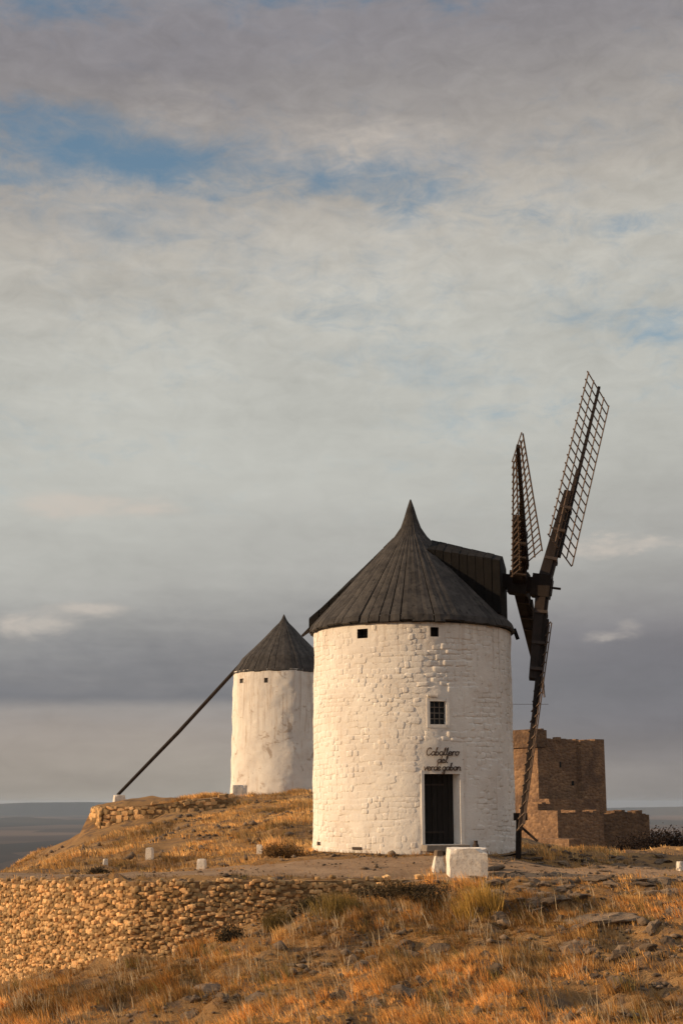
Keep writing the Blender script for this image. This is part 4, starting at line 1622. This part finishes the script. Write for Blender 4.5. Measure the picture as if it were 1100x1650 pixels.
# ------------------------------------------------------------------ grass
def blades(cx, cy, cz, n, hgt_m, spread, width, tint, lean, jit=0.5, seg2=True):
    """vectorised tufts; cx.. arrays of tuft centres"""
    k = len(cx)
    N = k * n
    rep = lambda a: np.repeat(a, n)
    ang = rng.uniform(0, 2 * np.pi, N)
    rr = np.sqrt(rng.random(N)) * rep(spread)
    bx, by, bz = rep(cx) + rr * np.cos(ang), rep(cy) + rr * np.sin(ang), rep(cz) - 0.03
    h = rep(hgt_m) * rng.uniform(0.45, 1.1, N)
    out = 0.45 * h * rng.random(N)
    tx = bx + np.cos(ang) * out + lean[0] * h + rng.normal(0, 0.12, N) * h
    ty = by + np.sin(ang) * out + lean[1] * h + rng.normal(0, 0.12, N) * h
    tz = bz + h * np.sqrt(np.clip(1 - (0.45 * rng.random(N)) ** 2, 0.2, 1))
    wa = rng.uniform(0, np.pi, N)
    w = rep(width) * rng.uniform(0.7, 1.3, N) / 2
    wx, wy = np.cos(wa) * w, np.sin(wa) * w
    mx, my, mz = bx * 0.6 + tx * 0.4, by * 0.6 + ty * 0.4, bz * 0.42 + tz * 0.58
    V = np.stack([np.stack([bx - wx, by - wy, bz], 1), np.stack([bx + wx, by + wy, bz], 1),
                  np.stack([mx + wx * .8, my + wy * .8, mz], 1), np.stack([mx - wx * .8, my - wy * .8, mz], 1),
                  np.stack([tx, ty, tz], 1)], 1)
    o = np.arange(N)[:, None] * 5
    Ft = np.concatenate([o + np.array([[0, 1, 2]]), o + np.array([[0, 2, 3]]), o + np.array([[3, 2, 4]])])
    c = np.repeat(tint, n, axis=0) * rng.uniform(0.75, 1.25, (N, 1))
    C = np.repeat(np.c_[c, np.ones(N)], 5, axis=0)
    return V.reshape(-1, 3), Ft, C


GOLD = np.array([[0.70, 0.40, 0.135], [0.64, 0.335, 0.10], [0.78, 0.50, 0.21], [0.50, 0.255, 0.08], [0.56, 0.35, 0.155], [0.36, 0.23, 0.11]])


def scatter(n, x0, x1, y0, y1, accept):
    x, y = rng.uniform(x0, x1, n), rng.uniform(y0, y1, n)
    m = accept(x, y) > rng.random(n)
    return x[m], y[m]


def grass_field(name, label, sets):
    Vs, Fs, Cs, o = [], [], [], 0
    for (V, Ft, C) in sets:
        Vs.append(V)
        Fs.append(Ft + o)
        Cs.append(C)
        o += len(V)
    ob = np_mesh(name, np.concatenate(Vs), np.concatenate(Fs), M['grass'], False, np.concatenate(Cs))
    return tag(ob, label, 'grass', None, 'stuff')


def acc_slope(x, y):
    sd = wall_sd(x, y)
    a = np.clip(0.78 + 2.4 * fbm(x * 0.55 - y * 0.35, y * 0.5 + x * 0.12, 91, 4), 0.03, 1)
    a = np.where((sd > -0.25) & (x < 1.5), 0, a)
    a = a * np.clip((path_d(x, y) - 1.7) / 1.2, 0, 1)
    a = a * np.where(y > 37.8, 0.35, 1.0)
    a = a * (np.hypot(x - TOWER.x, y - TOWER.y) > 3.6)
    a = a * (1 - 0.85 * np.clip((x - 3.0) / 1.5, 0, 1) * np.clip((y - 34.0) / 2.0, 0, 1))
    infr = np.abs(x) < 0.30 * y + 2.0
    return a * infr


def acc_mound(x, y):
    a = np.clip(0.70 + 1.9 * fbm(x * 0.45, y * 0.30, 95, 4), 0.06, 1)
    a = a * np.clip((path_d(x, y) - 2.0) / 3.5, 0, 1)
    a = a * ((wall_sd(x, y) > 0.8) | (y > 50))
    a = a * (np.hypot(x - TOWER.x, y - TOWER.y) > 3.7)
    for o_ in bpy.data.objects:
        if o_.name.split('.')[0] == 'bollard':
            dd = np.hypot((x - o_.location.x), (y - o_.location.y + 0.9) * 0.35)
            a = a * (dd > 0.42)
    a = a * ~((y > 80.0) & (x < -9.5) & (x > -18))
    a = a * np.where(x > 9.5, 0.10, 1.0)
    inside = (np.abs(x - 0) < 0.33 * y + 3)
    return a * inside * ~((y > 73.0) & (x < -6.0) & (y < 80.5) & (x > -15.5))


def tints(x, y, olive=0.08):
    k = rng.integers(0, len(GOLD), len(x))
    c = GOLD[k].copy()
    big = np.clip(fbm(x * 0.35, y * 0.35, 99, 3) * 1.6 + 0.5, 0, 1)[:, None]
    c = c * (0.36 + 1.02 * big)
    c = np.where((y < 42)[:, None], c * np.array([0.96, 0.88, 0.76]), c)
    pat = fbm(x * 1.1 + 7, y * 1.1, 143, 3)
    c = np.where((pat > 0.22)[:, None], c * np.array([0.62, 0.66, 0.72]), c)
    c = np.where((pat < -0.25)[:, None], c * np.array([1.12, 1.18, 1.25]), c)
    m = rng.random(len(x)) < olive * 0.6
    c[m] = np.array([0.24, 0.18, 0.06])
    return c


def make_grass():
    x, y = scatter(70000, -14, 14, 19.5, 45, acc_slope)
    z = hgt(x, y)
    h = 0.09 + 0.24 * np.clip(0.35 + 1.4 * fbm(x * 0.9, y * 0.9, 103, 3), 0, 1)
    s1 = blades(x, y, z, 9, h, np.full(len(x), 0.11), np.full(len(x), 0.014), tints(x, y), (-0.35, -0.10))
    x, y = scatter(38000, -25, 18, 43, 92, acc_mound)
    z = hgt(x, y)
    h = 0.10 + 0.28 * np.clip(0.35 + 1.3 * fbm(x * 0.55, y * 0.55, 107, 3), 0, 1)
    s2 = blades(x, y, z, 7, h, np.full(len(x), 0.20), np.full(len(x), 0.026), tints(x, y, 0.04), (-0.25, -0.05))
    x, y = scatter(42000, -14, 14, 19.5, 44, lambda x, y: np.where(np.abs(x) < 0.30 * y + 2, 1.0, 0.0) * ((wall_sd(x, y) < -0.3) | (x > 2) | (wall_sd(x, y) > 0.6)) * np.clip((path_d(x, y) - 0.6) / 2.0, 0.05, 1) * (np.hypot(x - TOWER.x, y - TOWER.y) > 3.4) * np.clip(0.55 + 1.2 * fbm(x * 0.7, y * 0.7, 133, 3), 0.1, 1))
    z = hgt(x, y)
    s3 = blades(x, y, z, 5, rng.uniform(0.05, 0.15, len(x)), np.full(len(x), 0.14), np.full(len(x), 0.015), tints(x, y, 0.12) * 0.8, (-0.4, -0.1))
    x, y = scatter(1500, -14, 14, 20, 44, acc_slope)
    s4 = blades(x, y, hgt(x, y), 34, rng.uniform(0.22, 0.46, len(x)), rng.uniform(0.08, 0.22, len(x)), np.full(len(x), 0.013), tints(x, y, 0.2), (-0.30, -0.08))
    x, y = scatter(4200, -14, 14, 20, 44, acc_slope)
    st = np.array([[0.62, 0.50, 0.33]]) * rng.uniform(0.6, 1.1, (len(x), 1))
    s5 = blades(x, y, hgt(x, y), 4, rng.uniform(0.35, 0.62, len(x)), np.full(len(x), 0.08), np.full(len(x), 0.010), st, (-0.22, -0.05))
    bx, by = [], []
    for o_ in bpy.data.objects:
        if o_.name.split('.')[0] in ('bollard', 'masonry_block') and o_.location.y < 62:
            k_ = 26 if 'block' in o_.name else 9
            r_ = 0.62 if 'block' in o_.name else 0.2
            an = rng.uniform(0, 6.28, k_)
            bx += list(o_.location.x + np.cos(an) * r_ * rng.uniform(0.9, 1.3, k_))
            by += list(o_.location.y + np.sin(an) * r_ * rng.uniform(0.9, 1.3, k_))
    bx += list(TOWER.x + 3.36 * np.sin(np.linspace(-1.6, 1.5, 60) + rng.normal(0, 0.02, 60)))
    by += list(TOWER.y - 3.36 * np.cos(np.linspace(-1.6, 1.5, 60) + rng.normal(0, 0.02, 60)))
    for p0, p1 in zip(WALL[1:-1], WALL[2:]):
        k_ = int((p1 - p0).length * 9)
        f_ = rng.random(k_)
        nn_ = Vector((-(p1 - p0).y, (p1 - p0).x)).normalized()
        of = np.where(rng.random(k_) < 0.55, rng.uniform(0.15, 0.6, k_), rng.uniform(-0.5, -0.15, k_))
        bx += list(p0.x + (p1.x - p0.x) * f_ + nn_.x * of)
        by += list(p0.y + (p1.y - p0.y) * f_ + nn_.y * of)
    bx, by = np.array(bx), np.array(by)
    s6 = blades(bx, by, hgt(bx, by), 8, rng.uniform(0.06, 0.24, len(bx)), np.full(len(bx), 0.10), np.full(len(bx), 0.014), tints(bx, by, 0.25), (-0.2, 0.0))
    grass_field('dry_grass', 'dry golden grass covering the slopes of the hill', [s1, s2, s3, s4, s5, s6])


make_grass()


# tufts and shrubs one can point at
def tuft(name, label, cat, px, py, Y, w, hh, tint, n=220, bw=0.016, stems=True, flat=0.5):
    q = at(px, py, Y)
    z = h1(q.x, q.y)
    k = max(int(n / 10), 6)
    a = rng.uniform(0, 2 * np.pi, k)
    r_ = np.sqrt(rng.random(k)) * w / 2
    cx, cy = q.x + r_ * np.cos(a), q.y + r_ * np.sin(a) * 0.8
    hz = hh * (1 - flat * (r_ / (w / 2)) ** 2)
    c = np.array(tint)[None] * rng.uniform(0.7, 1.3, (k, 1))
    root = thing(name, label, cat, (q.x, q.y, z))
    V, Ft, C = blades(cx, cy, hgt(cx, cy), 12, hz, np.full(k, 0.10), np.full(k, bw), c, (-0.18, -0.05))
    np_mesh('blades', V, Ft, M['grass'], False, C, root)
    return root


def shrub(name, label, px, py, Y, w, dpt, hh, tint, n=2600, leaf=0.035, cat='shrub'):
    q = at(px, py, Y)
    z = h1(q.x, q.y)
    root = thing(name, label, cat, (q.x, q.y, z))
    mb = MB()
    cl = []
    for i in range(26):
        a, rr_ = random.uniform(0, 6.28), math.sqrt(random.random())
        tip = Vector((q.x + math.cos(a) * rr_ * w / 2, q.y + math.sin(a) * rr_ * dpt / 2, z + hh * (0.35 + 0.6 * (1 - rr_ ** 2)) * random.uniform(0.75, 1.05)))
        bs = Vector((q.x + math.cos(a) * rr_ * w / 5, q.y + math.sin(a) * rr_ * dpt / 5, z - 0.05))
        mb.tube([bs, bs.lerp(tip, 0.5) + Vector((random.uniform(-.05, .05), 0, 0.03)), tip], [0.016, 0.011, 0.004], 4)
        cl.append((tip, bs))
    mb.build('stem', M['bark'], root)
    # leaf faces round the branch tips
    tips = np.array([tuple(t) for t, _ in cl])
    bss = np.array([tuple(b_) for _, b_ in cl])
    k = rng.integers(0, len(cl), n)
    f = np.sqrt(rng.uniform(0.1, 1.0, n))[:, None]
    P0 = bss[k] * (1 - f) + tips[k] * f + rng.normal(0, 1, (n, 3)) * np.array([0.085 * w, 0.085 * dpt, 0.07 * hh + 0.02])
    u = rng.normal(0, 1, (n, 3))
    u /= np.linalg.norm(u, axis=1)[:, None]
    v = np.cross(u, rng.normal(0, 1, (n, 3)))
    v /= np.linalg.norm(v, axis=1)[:, None] + 1e-9
    L = leaf * rng.uniform(0.6, 1.5, n)[:, None]
    V = np.stack([P0, P0 + u * L + v * L * 0.4, P0 + u * L * 2.0, P0 + u * L - v * L * 0.4], 1).reshape(-1, 3)
    Q = np.arange(n * 4).reshape(-1, 4)
    c = np.array(tint)[None] * rng.uniform(0.55, 1.4, (n, 1))
    np_mesh('foliage', V, Q, M['grass'], False, np.repeat(np.c_[c, np.ones(n)], 4, axis=0), root)
    return root


tuft('grass_tuft', 'tall yellow tuft on the slope below the big white block', 'grass tuft', 775, 1497, 33.6, 1.1, 0.85, (0.46, 0.29, 0.075), 520, 0.018)
tuft('grass_tuft', 'olive tuft at the foot of the dry stone wall, left one of two', 'grass tuft', 447, 1492, 35.0, 0.7, 0.55, (0.15, 0.105, 0.037), 300)
tuft('grass_tuft', 'wide olive tuft where the dry stone wall sinks into the slope', 'grass tuft', 545, 1496, 34.4, 1.4, 0.62, (0.21, 0.145, 0.045), 520)
shrub('shrub', 'small dark shrub on the terrace in front of the tiny white post', 163, 1414, 43.5, 0.85, 0.6, 0.33, (0.07, 0.05, 0.028), 1500, 0.03)
shrub('shrub', 'brown dry bush on the terrace left of the near windmill', 453, 1398, 43.0, 1.35, 0.8, 0.48, (0.16, 0.09, 0.035), 2600, 0.032)
shrub('shrub', 'dark low shrub on the slope below the dry stone wall', 372, 1524, 34.4, 0.75, 0.6, 0.40, (0.06, 0.045, 0.025), 1500, 0.03)
shrub('shrub', 'dark strip of brush along the slope top left of the big white block', 640, 1450, 35.4, 2.6, 0.9, 0.42, (0.085, 0.06, 0.03), 3600, 0.03)
shrub('shrub', 'second dark brush clump left of the brush strip, under the wall end', 500, 1474, 35.2, 0.9, 0.7, 0.40, (0.085, 0.065, 0.03), 1500, 0.03)
shrub('thicket', 'big dark thicket at the right edge before the castle wall', 1078, 1384, 64.0, 3.8, 2.2, 1.6, (0.030, 0.020, 0.016), 9000, 0.06, 'thicket')
shrub('thicket', 'lower dark thicket left of the big one below the curtain wall', 1020, 1384, 65.0, 2.4, 1.6, 1.15, (0.034, 0.022, 0.017), 4000, 0.055, 'thicket')
for px, Y, lab in ((285, 80.0, 'golden grass tussock on the mound wall in its middle'), (345, 81.0, 'golden grass tussock on the mound just left of the far windmill')):
    tuft('grass_tuft', lab, 'grass tuft', px, 1290, Y, 2.2, 0.55, (0.36, 0.19, 0.06), 420, 0.035, True, 0.3)


# ------------------------------------------------------------------ haze
def haze():
    m = bpy.data.materials.new('haze')
    m.use_nodes = True
    nt = m.node_tree
    nt.nodes.clear()
    out = nt.nodes.new('ShaderNodeOutputMaterial')
    pv = nt.nodes.new('ShaderNodeVolumePrincipled')
    pv.inputs['Color'].default_value = (0.62, 0.78, 1.0, 1)
    pv.inputs['Density'].default_value = 3.4e-5
    pv.inputs['Anisotropy'].default_value = 0.2
    nt.links.new(pv.outputs[0], out.inputs['Volume'])
    o = MB().box((0, 0, (20.0 - 113.0) / 2), (34500, 34500, 133.0)).build('haze', m)
    tag(o, 'thin pale evening haze over the plain', 'haze', None, 'stuff')


haze()
